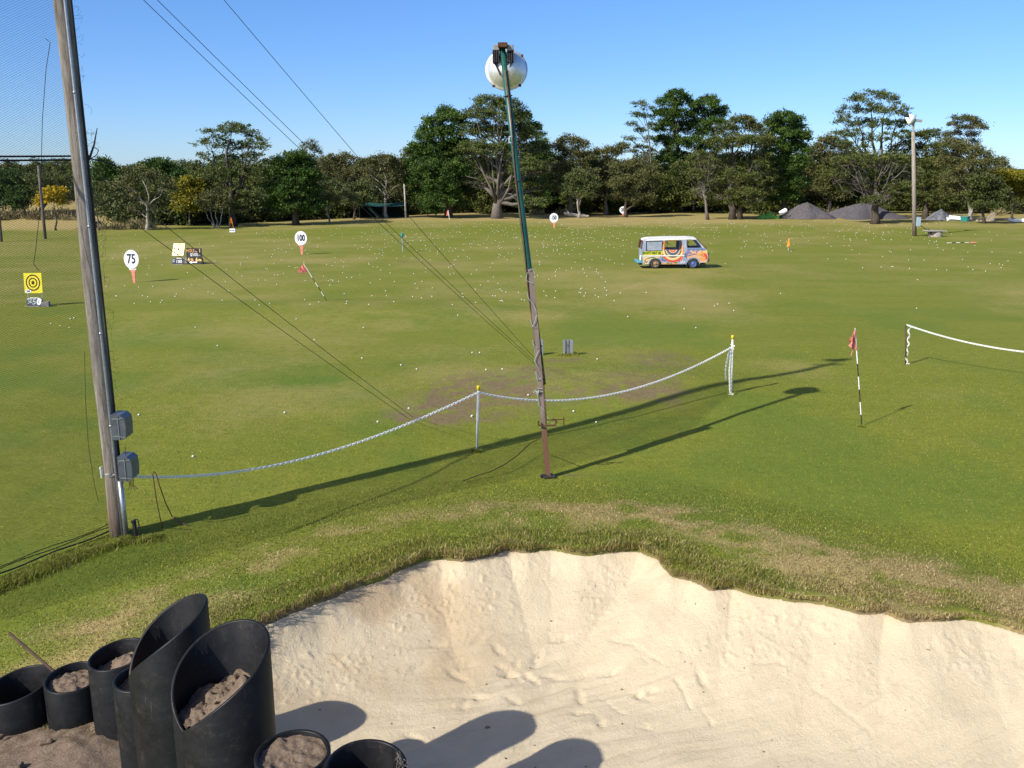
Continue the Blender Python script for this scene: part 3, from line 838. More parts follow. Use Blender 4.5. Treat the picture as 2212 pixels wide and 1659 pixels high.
# ---- the big pair of pines
px_tree('pine_tree', 'big dense dark green pine, left of the tall central pair', 968, 470, (955, 250),
        [(962, 246, 22, 16), (940, 262, 22, 18), (985, 262, 24, 22), (918, 290, 22, 18), (955, 292, 36, 24), (900, 322, 22, 18), (940, 328, 40, 24), (985, 320, 34, 26), (892, 355, 22, 18), (935, 365, 44, 24), (980, 365, 36, 26),
         (900, 392, 30, 20), (950, 400, 44, 24), (990, 405, 28, 24), (905, 425, 26, 16), (950, 432, 40, 20), (985, 440, 26, 16), (930, 452, 26, 12)], 'pine', BARK_D, .5, seed=17, dens=1.0)
px_tree('pine_tree', 'huge olive pine with a thick pale grey forked trunk, behind the leaning light mast', 1078, 472, (1075, 240),
        [(1060, 222, 36, 16), (1095, 226, 30, 16), (1030, 246, 30, 18), (1080, 252, 40, 20), (1122, 250, 22, 20), (1012, 282, 28, 22), (1060, 288, 42, 24), (1110, 285, 34, 26), (1145, 290, 20, 20), (1020, 322, 34, 22),
         (1070, 325, 40, 22), (1120, 325, 38, 26), (1162, 322, 22, 22), (1035, 358, 36, 20), (1085, 360, 40, 18), (1135, 362, 36, 24), (1170, 362, 20, 22), (1020, 390, 26, 14), (1130, 400, 34, 22), (1165, 405, 24, 24), (1150, 440, 34, 16)],
        'lpine', BARK_G, .75, seed=18, dens=1.25, limbs_vis=2.5, dead=40,
        trunks=[(1074, 472, 1078, 300, .75)],
        forks=[([(1072, 440), (1060, 405), (1045, 375), (1030, 340)], .34), ([(1076, 430), (1075, 395), (1082, 350), (1090, 310)], .34), ([(1080, 440), (1098, 410), (1106, 375), (1110, 345)], .26), ([(1070, 430), (1066, 390), (1062, 350)], .24),
               ([(1055, 400), (1030, 386), (1005, 380)], .14), ([(1076, 400), (1074, 360), (1068, 320)], .22)])
px_tree('pine_tree', 'dark pine close behind the huge forked pine, on its right', 1150, 466, (1135, 280), [(1130, 262, 20, 18), (1150, 285, 22, 22), (1168, 318, 22, 20), (1150, 350, 34, 26), (1180, 345, 18, 18), (1160, 390, 36, 28), (1180, 425, 26, 24), (1140, 432, 34, 24)], 'pine', BARK_D, .4, seed=19, Y=140)
# ---- gums in the gap
px_tree('gum_tree', 'olive gum with a rounded crown right of the huge central pine', 1235, 464, (1235, 350), [(1225, 304, 24, 12), (1252, 312, 20, 14), (1205, 322, 22, 16), (1240, 340, 34, 20), (1272, 345, 22, 20), (1215, 368, 30, 22), (1260, 380, 34, 22), (1225, 405, 32, 20)], 'euc', BARK_G, .35, seed=20, Y=134, limbs_vis=1.5)
px_tree('gum_tree', 'grey-green gum with a forked trunk behind the white fallen log', 1250, 466, (1250, 400), [(1246, 385, 26, 18), (1270, 395, 22, 18), (1232, 410, 22, 16), (1262, 420, 26, 16)], 'geuc', BARK_P, .22, seed=21, Y=126,
        forks=[([(1250, 455), (1248, 435), (1240, 415)], .13), ([(1250, 450), (1256, 425), (1264, 408)], .12)])
px_tree('gum_tree', 'brown-topped gum left of the slim bare pole', 1310, 466, (1308, 370), [(1295, 336, 22, 16), (1322, 330, 24, 14), (1345, 322, 16, 12), (1310, 358, 36, 18), (1290, 385, 26, 20), (1325, 392, 24, 20), (1300, 418, 26, 18)], 'euc', BARK_G, .3, seed=22, Y=136, limbs_vis=1.5)
px_tree('gum_tree', 'low spreading brown gum right of the slim bare pole', 1352, 466, (1355, 400), [(1342, 368, 24, 16), (1372, 358, 24, 14), (1395, 372, 20, 16), (1350, 395, 36, 18), (1390, 402, 26, 18), (1352, 425, 34, 16), (1388, 430, 24, 14)], 'euc', BARK_D, .28, seed=23, Y=128, limbs_vis=1.5)
# ---- pines on the right
px_tree('pine_tree', 'slim open pine with sky between its tiers, left edge of the right-hand pines', 1412, 460, (1390, 235),
        [(1384, 226, 16, 8), (1400, 236, 12, 7), (1372, 248, 14, 7), (1392, 252, 16, 8), (1366, 268, 14, 7), (1405, 272, 14, 8), (1384, 284, 16, 8), (1360, 300, 14, 7), (1402, 302, 14, 8), (1350, 312, 12, 6), (1388, 320, 18, 8), (1366, 328, 14, 6), (1408, 330, 14, 8)], 'lpine', BARK_G, .24, seed=24, dens=.75, limbs_vis=2)
px_tree('pine_tree', 'tallest dark pine of the right-hand group, with a stout leaning trunk', 1466, 458, (1458, 215),
        [(1460, 204, 20, 13), (1440, 220, 20, 15), (1475, 218, 20, 15), (1430, 246, 20, 15), (1462, 246, 30, 19), (1440, 275, 28, 19), (1478, 275, 24, 21), (1430, 305, 22, 17), (1465, 310, 34, 19), (1445, 340, 28, 17), (1482, 345, 24, 19), (1455, 372, 28, 17), (1440, 400, 26, 15), (1470, 405, 24, 15), (1432, 425, 22, 12)], 'pine', BARK_G, .5, seed=25, dens=.85, limbs_vis=2,
        trunks=[(1468, 458, 1456, 215, .5), (1452, 456, 1446, 380, .2)], dead=14)
px_tree('pine_tree', 'tiered pine with flat-topped plates of foliage, right of the tallest dark pine', 1500, 458, (1520, 225),
        [(1525, 218, 22, 12), (1500, 226, 16, 12), (1545, 228, 18, 11), (1512, 246, 24, 13), (1548, 246, 20, 12), (1562, 238, 10, 9), (1505, 268, 20, 13), (1540, 266, 26, 13), (1525, 286, 26, 13), (1500, 305, 18, 13), (1530, 318, 26, 14)], 'pine', BARK_G, .34, seed=26, dens=.85, limbs_vis=1.5)
px_tree('pine_tree', 'slender pine trunk with grey dead limbs between the tall pine and the twiggy cypress', 1530, 460, (1520, 350), [(1510, 335, 20, 14), (1535, 352, 18, 14), (1505, 375, 20, 14), (1540, 392, 18, 14), (1515, 412, 18, 12)], 'cyp', BARK_G, .22, seed=27, dens=.8, dead=30, Y=122)
px_tree('cypress_tree', 'large twiggy cypress with bare grey branches, standing forward of the row', 1590, 474, (1600, 280),
        [(1600, 262, 30, 14), (1570, 282, 28, 18), (1630, 278, 26, 18), (1548, 310, 26, 20), (1600, 310, 40, 22), (1645, 308, 26, 20), (1535, 345, 24, 20), (1585, 348, 40, 22), (1640, 345, 34, 22), (1540, 380, 26, 20), (1595, 385, 44, 22), (1650, 385, 30, 22), (1550, 412, 30, 16), (1610, 418, 40, 16), (1650, 415, 24, 14), (1585, 438, 24, 10), (1622, 440, 20, 9)],
        'cyp', BARK_D, .5, seed=28, dens=1.35, limbs_vis=1.5, dead=55, trunks=[(1582, 474, 1585, 300, .42), (1598, 474, 1625, 310, .36), (1590, 470, 1550, 340, .22)])
px_tree('pine_tree', 'dark green dome-topped pine right of the twiggy cypress', 1700, 462, (1692, 270), [(1690, 256, 28, 14), (1668, 272, 26, 16), (1716, 268, 24, 16), (1690, 290, 42, 18), (1730, 296, 20, 16), (1672, 320, 36, 20), (1720, 325, 30, 20), (1690, 355, 44, 22), (1735, 352, 18, 16), (1690, 392, 42, 22), (1725, 400, 26, 18), (1690, 425, 40, 16)], 'pine', BARK_D, .45, seed=29, Y=126)
px_tree('tree', 'olive bushy tree behind the smaller gravel heap', 1790, 460, (1790, 340), [(1785, 308, 26, 16), (1760, 325, 24, 18), (1812, 322, 24, 18), (1785, 348, 40, 20), (1830, 352, 26, 18), (1755, 370, 26, 20), (1800, 385, 44, 22), (1760, 412, 30, 20), (1815, 420, 30, 18)], 'euc', BARK_G, .35, seed=30, Y=140, limbs_vis=1.5)
px_tree('pine_tree', 'tall spreading pine with bare ribs under a domed crown, left of the far light pole', 1895, 464, (1890, 260),
        [(1886, 208, 34, 14), (1856, 220, 28, 15), (1918, 218, 28, 15), (1835, 240, 24, 15), (1880, 240, 36, 16), (1928, 242, 30, 15), (1950, 250, 18, 12), (1824, 266, 24, 15), (1862, 266, 28, 14), (1900, 270, 30, 14), (1935, 270, 26, 14), (1956, 270, 18, 13), (1814, 290, 22, 13), (1848, 292, 24, 12), (1880, 300, 22, 11), (1920, 296, 24, 12), (1958, 294, 22, 12), (1828, 314, 24, 12), (1862, 322, 20, 10), (1925, 322, 22, 11), (1955, 316, 22, 13)],
        'lpine', BARK_D, .5, seed=31, dens=.58, limbs_vis=2.5, Y=122,
        trunks=[(1895, 464, 1890, 340, .45), (1892, 380, 1850, 250, .22), (1894, 370, 1880, 235, .24), (1895, 370, 1912, 240, .22), (1896, 375, 1940, 262, .2), (1890, 370, 1826, 280, .18)])
px_tree('cypress_tree', 'low wide grey twiggy cypress under the spreading pine, beside the larger gravel heap', 1892, 464, (1890, 370),
        [(1830, 348, 34, 14), (1880, 345, 40, 16), (1930, 345, 36, 16), (1810, 375, 34, 14), (1860, 378, 44, 16), (1915, 380, 44, 18), (1960, 375, 26, 18), (1845, 402, 36, 10), (1895, 408, 40, 16), (1940, 410, 30, 18), (1885, 432, 24, 14)], 'cyp', BARK_D, .5, seed=32, dens=1.1, dead=60, limbs_vis=1.5, Y=112)
px_tree('tree', 'dark bushy pine behind the far light pole', 2000, 464, (2000, 320), [(1985, 296, 26, 14), (2012, 290, 22, 12), (1975, 325, 30, 20), (2015, 322, 30, 18), (1990, 355, 44, 22), (2030, 352, 26, 22), (1985, 392, 44, 24), (2030, 395, 30, 24), (2000, 425, 44, 20)], 'cyp', BARK_D, .4, seed=33, Y=124,
        forks=[([(1980, 450), (2000, 425), (2018, 405), (2024, 385)], .13), ([(1976, 446), (1974, 425), (1985, 412), (1996, 414)], .09)])
px_tree('gum_tree', 'tall thin gum with flat umbrella clumps against the sky at the right', 2098, 466, (2090, 300),
        [(2078, 256, 20, 6), (2098, 260, 18, 6), (2060, 268, 14, 6), (2112, 270, 18, 6), (2126, 276, 12, 4), (2084, 276, 18, 5), (2042, 290, 14, 5), (2066, 288, 16, 5), (2104, 290, 16, 6), (2040, 304, 16, 7), (2068, 306, 18, 5), (2100, 308, 14, 8), (2094, 322, 12, 7)], 'euc', BARK_P, .26, seed=34, Y=138, dens=.9, limbs_vis=1.5)
px_tree('gum_tree', 'rounded olive gum with pale limbs at the right end of the row', 2098, 464, (2098, 380),
        [(2060, 318, 26, 16), (2090, 328, 30, 16), (2120, 335, 24, 16), (2050, 350, 30, 20), (2098, 360, 40, 20), (2140, 358, 24, 18), (2065, 385, 34, 22), (2110, 395, 40, 22), (2070, 415, 34, 18), (2120, 425, 36, 18)], 'euc', BARK_P, .3, seed=35, Y=118, limbs_vis=1.5,
        forks=[([(2100, 450), (2095, 425), (2082, 405), (2070, 396)], .15), ([(2098, 420), (2098, 395), (2092, 375)], .12), ([(2096, 408), (2108, 385), (2122, 374)], .14)])
px_tree('tree', 'dark green low tree beside the yellow-green wattle at the right', 2128, 462, (2128, 410), [(2118, 392, 24, 16), (2145, 398, 22, 16), (2125, 418, 34, 18), (2160, 420, 22, 16), (2130, 442, 36, 14)], 'shrub', BARK_D, .2, seed=36, Y=112)
px_tree('tree', 'small olive tree rising behind the wattle at the right edge', 2162, 456, (2160, 370), [(2160, 352, 16, 12), (2172, 366, 14, 12), (2150, 372, 16, 12)], 'geuc', BARK_D, .2, seed=37, Y=150)
px_tree('wattle_bush', 'large yellow-green wattle at the right edge of the row', 2190, 452, (2190, 400), [(2160, 376, 26, 12), (2195, 382, 28, 14), (2235, 392, 30, 18), (2180, 402, 30, 14), (2220, 415, 34, 18), (2265, 405, 34, 22)], 'ywattle', BARK_D, .18, seed=38, Y=120)

# ---- the solid wood behind and the undergrowth beneath (nobody could count these)
def mass(name, lobes, kind, seed, dens, leafk, trunks=None, bark=None):
    r = np.random.default_rng(seed)
    C, I = clumps_of(lobes, kind, r, dens)
    V, Fq, tone = leaves_mesh(name, C, kind, r, 1.5, leafk)
    me = fast_mesh(name, V, Fq, {'tone': tone})
    o = link_mesh(name, me, LEAF[kind]); tag(o, kind='stuff')
    return o
r = np.random.default_rng(77)
L = []
for x in range(-140, 2420, 26):
    Y = 150 + r.uniform(0, 16)
    if x < 180: top = 358 + r.uniform(-8, 8)
    elif x < 420: top = 364 + r.uniform(-12, 10)
    elif x < 880: top = 356 + r.uniform(-12, 12)
    elif x < 1200: top = 330 + r.uniform(-10, 20)
    elif x < 1420: top = 348 + r.uniform(-12, 12)
    elif x < 2060: top = 345 + r.uniform(-15, 15)
    elif x < 2140: top = 370 + r.uniform(-8, 10)
    else: top = 404 + r.uniform(-5, 8)
    for y in np.arange(top + 14, 462, 26):
        p = at_y(x + r.uniform(-10, 10), y, Y + r.uniform(-2, 3))
        L.append((p, 2.0, 1.6, 1.9))
for x in range(-100, 2330, 40):
    Y = 138 + r.uniform(0, 6)
    top = np.interp(x, [-100, 200, 400, 880, 1000, 1180, 1400, 1700, 2050, 2330], [392, 396, 390, 388, 366, 376, 374, 364, 378, 414]) + r.uniform(-14, 14)
    for y in np.arange(top, 455, 24):
        p = at_y(x + r.uniform(-14, 14), y, Y + r.uniform(-2, 3))
        L.append((p, 2.0, 1.6, 1.8))
mass('far_wood', L, 'cyp', 5, 1.3, 1.0)
L = []
for x in range(-140, 2330, 20):
    if 165 < x < 250 or 300 < x < 330: 
        pass
    yb = np.interp(x, [-140, 150, 260, 300, 480, 560, 700, 850, 1000, 1250, 1500, 1760, 2000, 2330], [468, 468, 490, 492, 484, 480, 476, 466, 462, 462, 458, 455, 458, 455])
    if 1690 < x < 1900 and True: yb = 452
    p = ground(x, yb); Y = p[1] + r.uniform(2.0, 7.0)
    if x < 180: Y = 133 + r.uniform(0, 5)
    if 960 < x < 1130: Y += 6
    for q in range(2):
        h = r.uniform(1.0, 2.6) if not (1130 < x < 1240) else r.uniform(.8, 1.4)
        xx = p[0] + r.uniform(-.9, .9); yy = Y + r.uniform(-1, 2)
        L.append((np.array([xx, yy, float(H0(xx, yy)) + h * .55]), r.uniform(1.0, 1.9), 1.0, h))
mass('undergrowth', L, 'shrub', 6, 1.0, .8)
L = []
for i in range(46):
    x = r.choice([r.uniform(-20, 180), r.uniform(200, 330), r.uniform(1160, 1240), r.uniform(2130, 2260), r.uniform(1700, 1900)])
    yb = 472 if x < 180 else (494 if x < 340 else 462)
    p = ground(x, yb + r.uniform(-4, 4)); h = r.uniform(.25, .6)
    L.append((np.array([p[0], p[1], p[2] + h * .4]), r.uniform(.5, 1.4), .6, h))
mass('dry_scrub', L, 'scrub', 8, 1.2, .7)

# distant wooded ridge beyond the range
k = NT('distant_ridge')
k.color(k.ramp(k.noise(.08, 6, .7), [(.3, (.045, .062, .058)), (.7, (.085, .105, .095))])); k.set(1, 0)
n = 160
xs = np.linspace(-900, 900, n)
mb_v = []
hh = 3.5 + 8.0 * fbm(xs / 160, xs * 0, 4, 14) + 2.0 * fbm(xs / 9, xs * 0, 2, 15)
rows = [(640, 0), (655, .6), (672, .9), (690, 1.0), (740, .6), (800, -.1)]
Vr = np.concatenate([np.stack([xs, np.full(n, y) + 6 * fbm(xs / 30, xs * 0 + y, 2, 3), 2 + hh * f], -1) for y, f in rows])
idx = np.arange(n * len(rows)).reshape(len(rows), n)
Fq = np.stack([idx[:-1, :-1], idx[:-1, 1:], idx[1:, 1:], idx[1:, :-1]], -1).reshape(-1, 4)
ro = link_mesh('hills', fast_mesh('hills', Vr, Fq), k.m, smooth=True); tag(ro, kind='structure')
# ------------------------------------------------------------------ object materials
k = NT('weathered_pole_wood')
g = k.noise(17, 8, .78, k.mapped((1, 1, .09)))
big = k.noise(1.2, 3)
c = k.ramp(g, [(.30, (.075, .060, .048)), (.48, (.270, .235, .195)), (.70, (.460, .415, .360))])
c = k.mix(k.rng(k.noise(34, 6, .85, k.mapped((1, 1, .22))), .54, .70, 0, .85), c, (.06, .046, .036))
zz = k.n.new('ShaderNodeSeparateXYZ'); k.l.new(k.tc(), zz.inputs[0])
low = k.rng(k.math('ADD', zz.outputs[2], k.math('MULTIPLY', k.noise(2.5, 4), 1.6)), .6, 2.4, 1, 0)
c = k.mix(k.math('MULTIPLY', low, .75), c, k.mix(g, (.09, .055, .035), (.26, .17, .11)))
k.color(c); k.set(1.0, .03); k.bump(g, 1.0, .03)
WOOD = k.m
GALV = simple('galvanised_steel', (.50, .51, .52), (.34, .35, .37), 30, .42, .5, .75)
DGREY = simple('grey_enamel', (.120, .135, .150), (.085, .095, .108), 8, .38, .5)
BLACKM = simple('black_iron', (.020, .019, .018), (.045, .038, .032), 20, .6, .4)
RUST = simple('rusty_iron', (.105, .048, .024), (.055, .030, .020), 22, .85, .2, bump=.4)
k = NT('old_steel_post')
zz = k.n.new('ShaderNodeSeparateXYZ'); k.l.new(k.tc(), zz.inputs[0])
c = k.ramp(k.noise(7, 6, .7, k.mapped((1, 1, .3))), [(.3, (.120, .085, .068)), (.7, (.230, .185, .160))])
rl = k.rng(k.math('ADD', zz.outputs[2], k.math('MULTIPLY', k.noise(12, 3), .10)), 1.04, 1.09, 1, 0)
c = k.mix(k.math('MULTIPLY', rl, .85), c, k.mix(k.noise(14, 6, .8), (.075, .032, .018), (.190, .085, .042)))
k.color(c); k.set(.7, .3); k.bump(k.noise(40, 4), .3, .01)
STEELP = k.m
GREENP = simple('dark_green_paint', (.006, .060, .048), (.012, .082, .062), 5, .42, .45)
ALU = simple('spun_aluminium', (.86, .85, .82), (.74, .73, .71), 12, .52, .5, .85)
BALLAST = simple('ballast_grey', (.30, .31, .30), (.20, .21, .20), 14, .55, .4)
CABLE = simple('brown_cable', (.070, .035, .022), (.140, .070, .042), 10, .7, .3)
BCABLE = simple('black_cable', (.018, .017, .016), (.03, .028, .026), 10, .6, .3)
ROPE = simple('pale_blue_rope', (.24, .30, .29), (.38, .44, .42), 40, .9, .1)
DROPE = simple('dark_rope', (.040, .038, .040), (.020, .020, .022), 30, .9, .1)
NETM = simple('net_twine', (.045, .045, .052), (.030, .030, .036), 30, .9, .1)
WIRE = simple('steel_wire_rope', (.060, .058, .052), (.035, .033, .030), 30, .7, .4)
CHAIN = simple('white_plastic', (.88, .88, .86), (.80, .80, .78), 10, .45, .4)
YCAP = simple('yellow_cap', (.72, .56, .02), (.62, .46, .02), 10, .45, .4)
WPOST = simple('white_painted_post', (.72, .72, .70), (.50, .51, .50), 9, .55, .3)
DPOST = simple('brown_post', (.060, .036, .028), (.10, .062, .046), 9, .8, .2)
FLAGM = simple('faded_red_flag', (.62, .150, .120), (.74, .265, .220), 6, .85, .1)
OFLAG = simple('orange_flag', (.78, .26, .03), (.66, .20, .02), 6, .8, .1)
STRW = simple('white_flagstick', (.80, .80, .78), (.7, .7, .68), 10, .5, .3)
STRB = simple('black_flagstick', (.016, .015, .015), (.03, .03, .03), 10, .5, .3)
SIGNW = simple('white_sign_paint', (.82, .83, .85), (.74, .76, .78), 4, .55, .3)
SIGNR = simple('salmon_red_paint', (.66, .175, .130), (.74, .30, .24), 5, .65, .25)
INK = simple('dark_lettering', (.022, .026, .050), (.03, .034, .06), 10, .6, .3)
YBOARD = simple('yellow_board', (.80, .70, .035), (.74, .62, .03), 5, .55, .35)
YGLOSS = simple('glossy_yellow_board', (.82, .74, .10), (.78, .68, .06), 5, .40, .7)
BROWNINK = simple('dark_brown_ring', (.050, .022, .014), (.07, .03, .02), 10, .7, .2)
BOARDB = simple('black_board', (.022, .020, .024), (.05, .045, .05), 5, .6, .3)
NAVYB = simple('navy_black_board', (.012, .013, .026), (.035, .035, .06), 5, .55, .35)
LETW = simple('white_lettering', (.85, .86, .86), (.78, .8, .8), 10, .6, .3)
LETT = simple('teal_grey_lettering', (.22, .29, .30), (.33, .40, .42), 10, .6, .3)
LETO = simple('orange_lettering', (.85, .38, .10), (.85, .46, .16), 10, .6, .3)
LETY = simple('yellow_lettering', (.88, .62, .20), (.88, .7, .28), 10, .6, .3)
CONC = simple('concrete', (.34, .31, .27), (.22, .20, .175), 7, .9, .15, bump=.3)
BLOCK = simple('grey_block', (.26, .25, .25), (.19, .185, .185), 12, .9, .15, bump=.3)
GRAVEL = simple('dark_gravel', (.072, .067, .073), (.112, .105, .112), 4, .95, .1, bump=.6, detail=10)
BLUEBOX = simple('pale_blue_box', (.30, .40, .48), (.24, .33, .40), 6, .5, .4)
TEAL = simple('teal_paint', (.02, .17, .15), (.03, .24, .21), 5, .6, .3)
TARP = simple('grey_tarp', (.15, .16, .18), (.06, .065, .075), 3, .6, .4)
LIME = simple('lime_green_plastic', (.13, .36, .06), (.09, .26, .04), 5, .5, .3)
RUBBLE = simple('broken_stone', (.42, .35, .26), (.25, .21, .16), 3, .9, .1, bump=.5)
DNET = simple('dark_green_shade_cloth', (.010, .026, .022), (.018, .040, .034), 6, .9, .1)
BALLM = simple('golf_ball_white', (.70, .70, .66), (.60, .60, .56), 8, .35, .5)
SOILM = None
k = NT('loose_soil')
n = k.noise(9, 7, .7); n2 = k.noise(42, 5, .8)
c = k.ramp(k.math('MULTIPLY', k.math('ADD', n, n2), .5), [(.32, (.100, .072, .050)), (.5, (.205, .155, .112)), (.70, (.300, .236, .176))])
k.color(c); k.set(.97, .08); k.bump(k.math('ADD', n2, k.math('MULTIPLY', n, .6)), .9, .03)
SOILM = k.m
k = NT('black_culvert_pipe')
n = k.noise(7, 8, .75, None, .4); sc = k.noise(38, 5, .8, k.mapped((1, 1, .35)))
c = k.ramp(n, [(.35, (.0055, .0055, .006)), (.62, (.010, .010, .011)), (.80, (.030, .029, .028))])
c = k.mix(k.rng(sc, .62, .76, 0, .55), c, (.085, .08, .075))
scr = k.noise(5, 6, .7, k.mapped((9, 9, .5)))
c = k.mix(k.rng(scr, .66, .74, 0, .5), c, (.10, .098, .095))
c = k.mix(k.rng(k.noise(3.2, 7, .75), .56, .72, 0, .45), c, (.075, .062, .048))
k.color(c); k.set(k.rng(n, .3, .7, .36, .55), .22); k.bump(k.noise(30, 4), .06, .01)
PIPEM = k.m

def text_obj(txt, size, m, parent, M, name='lettering', bold=0.0, sx=1.0, depth_=0.004):
    """raised lettering; M places the text plane (x right, y up, z out of the face)"""
    cu = bpy.data.curves.new('lettering', 'FONT')
    cu.body = txt; cu.size = size; cu.align_x = 'CENTER'; cu.align_y = 'CENTER'
    cu.offset = bold; cu.extrude = depth_ / 2; cu.resolution_u = 3
    tmp = bpy.data.objects.new('lettering_tmp', cu)
    me = bpy.data.meshes.new_from_object(tmp)
    bpy.data.objects.remove(tmp); 
    off = Matrix.Translation(Vector([-float(q) for q in WLOC[parent.name]]))
    me.transform(off @ M @ Matrix.Diagonal((sx, 1, 1, 1)))
    return link_mesh(name, me, m, parent)

def frame(o, x, z):
    """matrix with origin o, local x and local z(out); y = z cross x"""
    x = Vector(x).normalized(); z = Vector(z).normalized(); y = z.cross(x).normalized()
    M = Matrix.Identity(4)
    for i in range(3):
        M[i][0] = x[i]; M[i][1] = y[i]; M[i][2] = z[i]; M[i][3] = float(o[i])
    return M

def plate(mb, M, outline, th, holes=(), mi=0):
    """flat plate with its front face on the M plane, thickness behind it"""
    fa = lambda p: tuple(M @ Vector((p[0], p[1], 0)))
    fb = lambda p: tuple(M @ Vector((p[0], p[1], -th)))
    return mb.prism(outline, holes, fa, fb, mi)

def rect(w, h, r=0.0, n=4):
    if r <= 0: return [(-w / 2, -h / 2), (w / 2, -h / 2), (w / 2, h / 2), (-w / 2, h / 2)]
    P = []
    for cx, cy, a0 in ((w / 2 - r, h / 2 - r, 0), (-w / 2 + r, h / 2 - r, 90), (-w / 2 + r, -h / 2 + r, 180), (w / 2 - r, -h / 2 + r, 270)):
        for i in range(n + 1):
            a = R(a0 + 90 * i / n); P.append((cx + r * math.cos(a), cy + r * math.sin(a)))
    return P
def ell(rx, ry, n=36, c=(0, 0)):
    return [(c[0] + rx * math.cos(2 * math.pi * i / n), c[1] + ry * math.sin(2 * math.pi * i / n)) for i in range(n)]

def beam(mb, p0, p1, parts, front=(0, -1, 0), mi=0):
    """straight bar made of rectangles (x0,x1,y0,y1) in its cross section"""
    p0 = Vector([float(q) for q in p0]); p1 = Vector([float(q) for q in p1])
    t = (p1 - p0).normalized(); x = t.cross(Vector(front)).normalized() * -1; y = x.cross(t).normalized()
    for x0, x1, y0, y1 in parts:
        vs = []
        for p in (p0, p1):
            for a, b in ((x0, y0), (x1, y0), (x1, y1), (x0, y1)):
                vs.append(tuple(p + x * a + y * b))
        mb.add(vs, [(3, 2, 1, 0), (4, 5, 6, 7), (0, 1, 5, 4), (1, 2, 6, 5), (2, 3, 7, 6), (3, 0, 4, 7)], mi)

# ------------------------------------------------------------------ tall wooden pole with net
PB = ground(256, 1155); PY = PB[1]
PX = PB[0]
S_ = ground(1770, 748)
PH = 0.92 * float(np.hypot(S_[0] - PX, S_[1] - PY)) * math.tan(R(SUN_EL))
root = thing('utility_pole', 'tall weathered grey timber pole at the left with two grey boxes and a metal conduit', 'pole', PB)
mb = MB()
zs_ = np.linspace(-.3, PH - .3, 22)
mb.tube([(PX + .012 * math.sin(z * 1.3), PY, z) for z in zs_], [.132 - .0024 * max(z, 0) + .004 * math.sin(z * 3.1) for z in zs_], 20)
mb.build('shaft', WOOD, root, True)
mb = MB()
cxo = .118
mb.tube([(PX + cxo - .004 * max(0, z), PY - .105, z) for z in np.linspace(-.1, PH - 1, 12)], .021, 10)
for z in (1.9, 3.4, 5.05, 7, 9): mb.tube([(PX + cxo - .004 * z, PY - .105, z - .02), (PX + cxo - .004 * z, PY - .105, z + .02)], .027, 10)
mb.build('conduit', GALV, root, True)
mb = MB(); mb.tube([(PX + .162 - .003 * z, PY - .02, z) for z in np.linspace(.9, PH - 2, 10)], .016, 8); mb.build('cable', BCABLE, root, True)
mb = MB(); mb.tube([(PX + .185, PY - .12, -.1), (PX + .175, PY - .12, .98)], .040, 14); mb.build('pipe_cover', GALV, root, True)
for (zc) in (1.06 + .72, .97 + .12 + .02):
    pass
for (dx0, dy0) in ((264, 918), (278, 1007)):
    c = at_y(dx0, dy0, PY - .05)
    mb = MB()
    # box body with a sloping hood, its open side towards the pole
    prof = [(-.10, -.20), (.06, -.205), (.115, -.16), (.125, .02), (.115, .15), (.05, .205), (-.10, .21)]
    pr = [(p[0], p[1]) for p in prof]
    mb.prism(pr, [], lambda p: (c[0] + p[0], c[1] - .17, c[2] + p[1]), lambda p: (c[0] + p[0] * .98, c[1] + .12, c[2] + p[1]))
    b = mb.build('meter_box', DGREY, root)
    mb = MB()
    for zz_ in (-.145, .145):
        mb.box((c[0] - .03, c[1] - .176, c[2] + zz_), (.09, .012, .014))
        mb.box((c[0] + .062, c[1] - .176, c[2] + zz_ * 1.05), (.10, .012, .008), Matrix.Rotation(.2 * (-1 if zz_ > 0 else 1), 3, 'Y'))
    mb.box((c[0] + .015, c[1] - .1755, c[2]), (.008, .011, .39))
    mb.build('cover_strap', BALLAST, b)
mb = MB(); a = at_y(283, 1040, PY - .1)
for j in range(4):
    mb = MB(); mb.tube([a + np.array([-.03 + .025 * j, 0, .04]), a + np.array([-.03 + .02 * j, .0, -.06]), a + np.array([-.05 + .05 * j, 0, -.13])], .006, 6); mb.build('loose_wire', CABLE, root)
a2 = at_y(270, 965, PY - .1); mb = MB(); mb.tube([a2, a2 - np.array([0, 0, .22])], .006, 6); mb.build('loose_wire', CABLE, root)
mb = MB(); mb.box((PX, PY - .03, PH - .55), (1.0, .08, .08))
mb.build('crossarm', WOOD, root)
hd = MB(); hd.lathe([(.07, -.30), (.2, -.24), (.34, -.08), (.39, 0), (.37, .0), (.02, .02)], (PX + .0, PY + .35, PH), 24, Matrix.Rotation(R(-62), 3, 'X').to_3x3())
hd.build('floodlight', ALU, root, True)
mb = MB(); c = at_y(225, 1019, PY - .14)
for j in range(6):
    w_ = math.pi * (.9 + j * .06)
    mb.tube([(PX - .13 - .004 * j, PY - .04 + .012 * j, c[2] + .06 - .03 * j), (PX - .155, PY - .07 + .012 * j, c[2] + .045 - .03 * j), (PX - .13, PY - .11, c[2] + .035 - .03 * j)], .012, 6)
mb.build('chain_wrap', CHAIN, root)

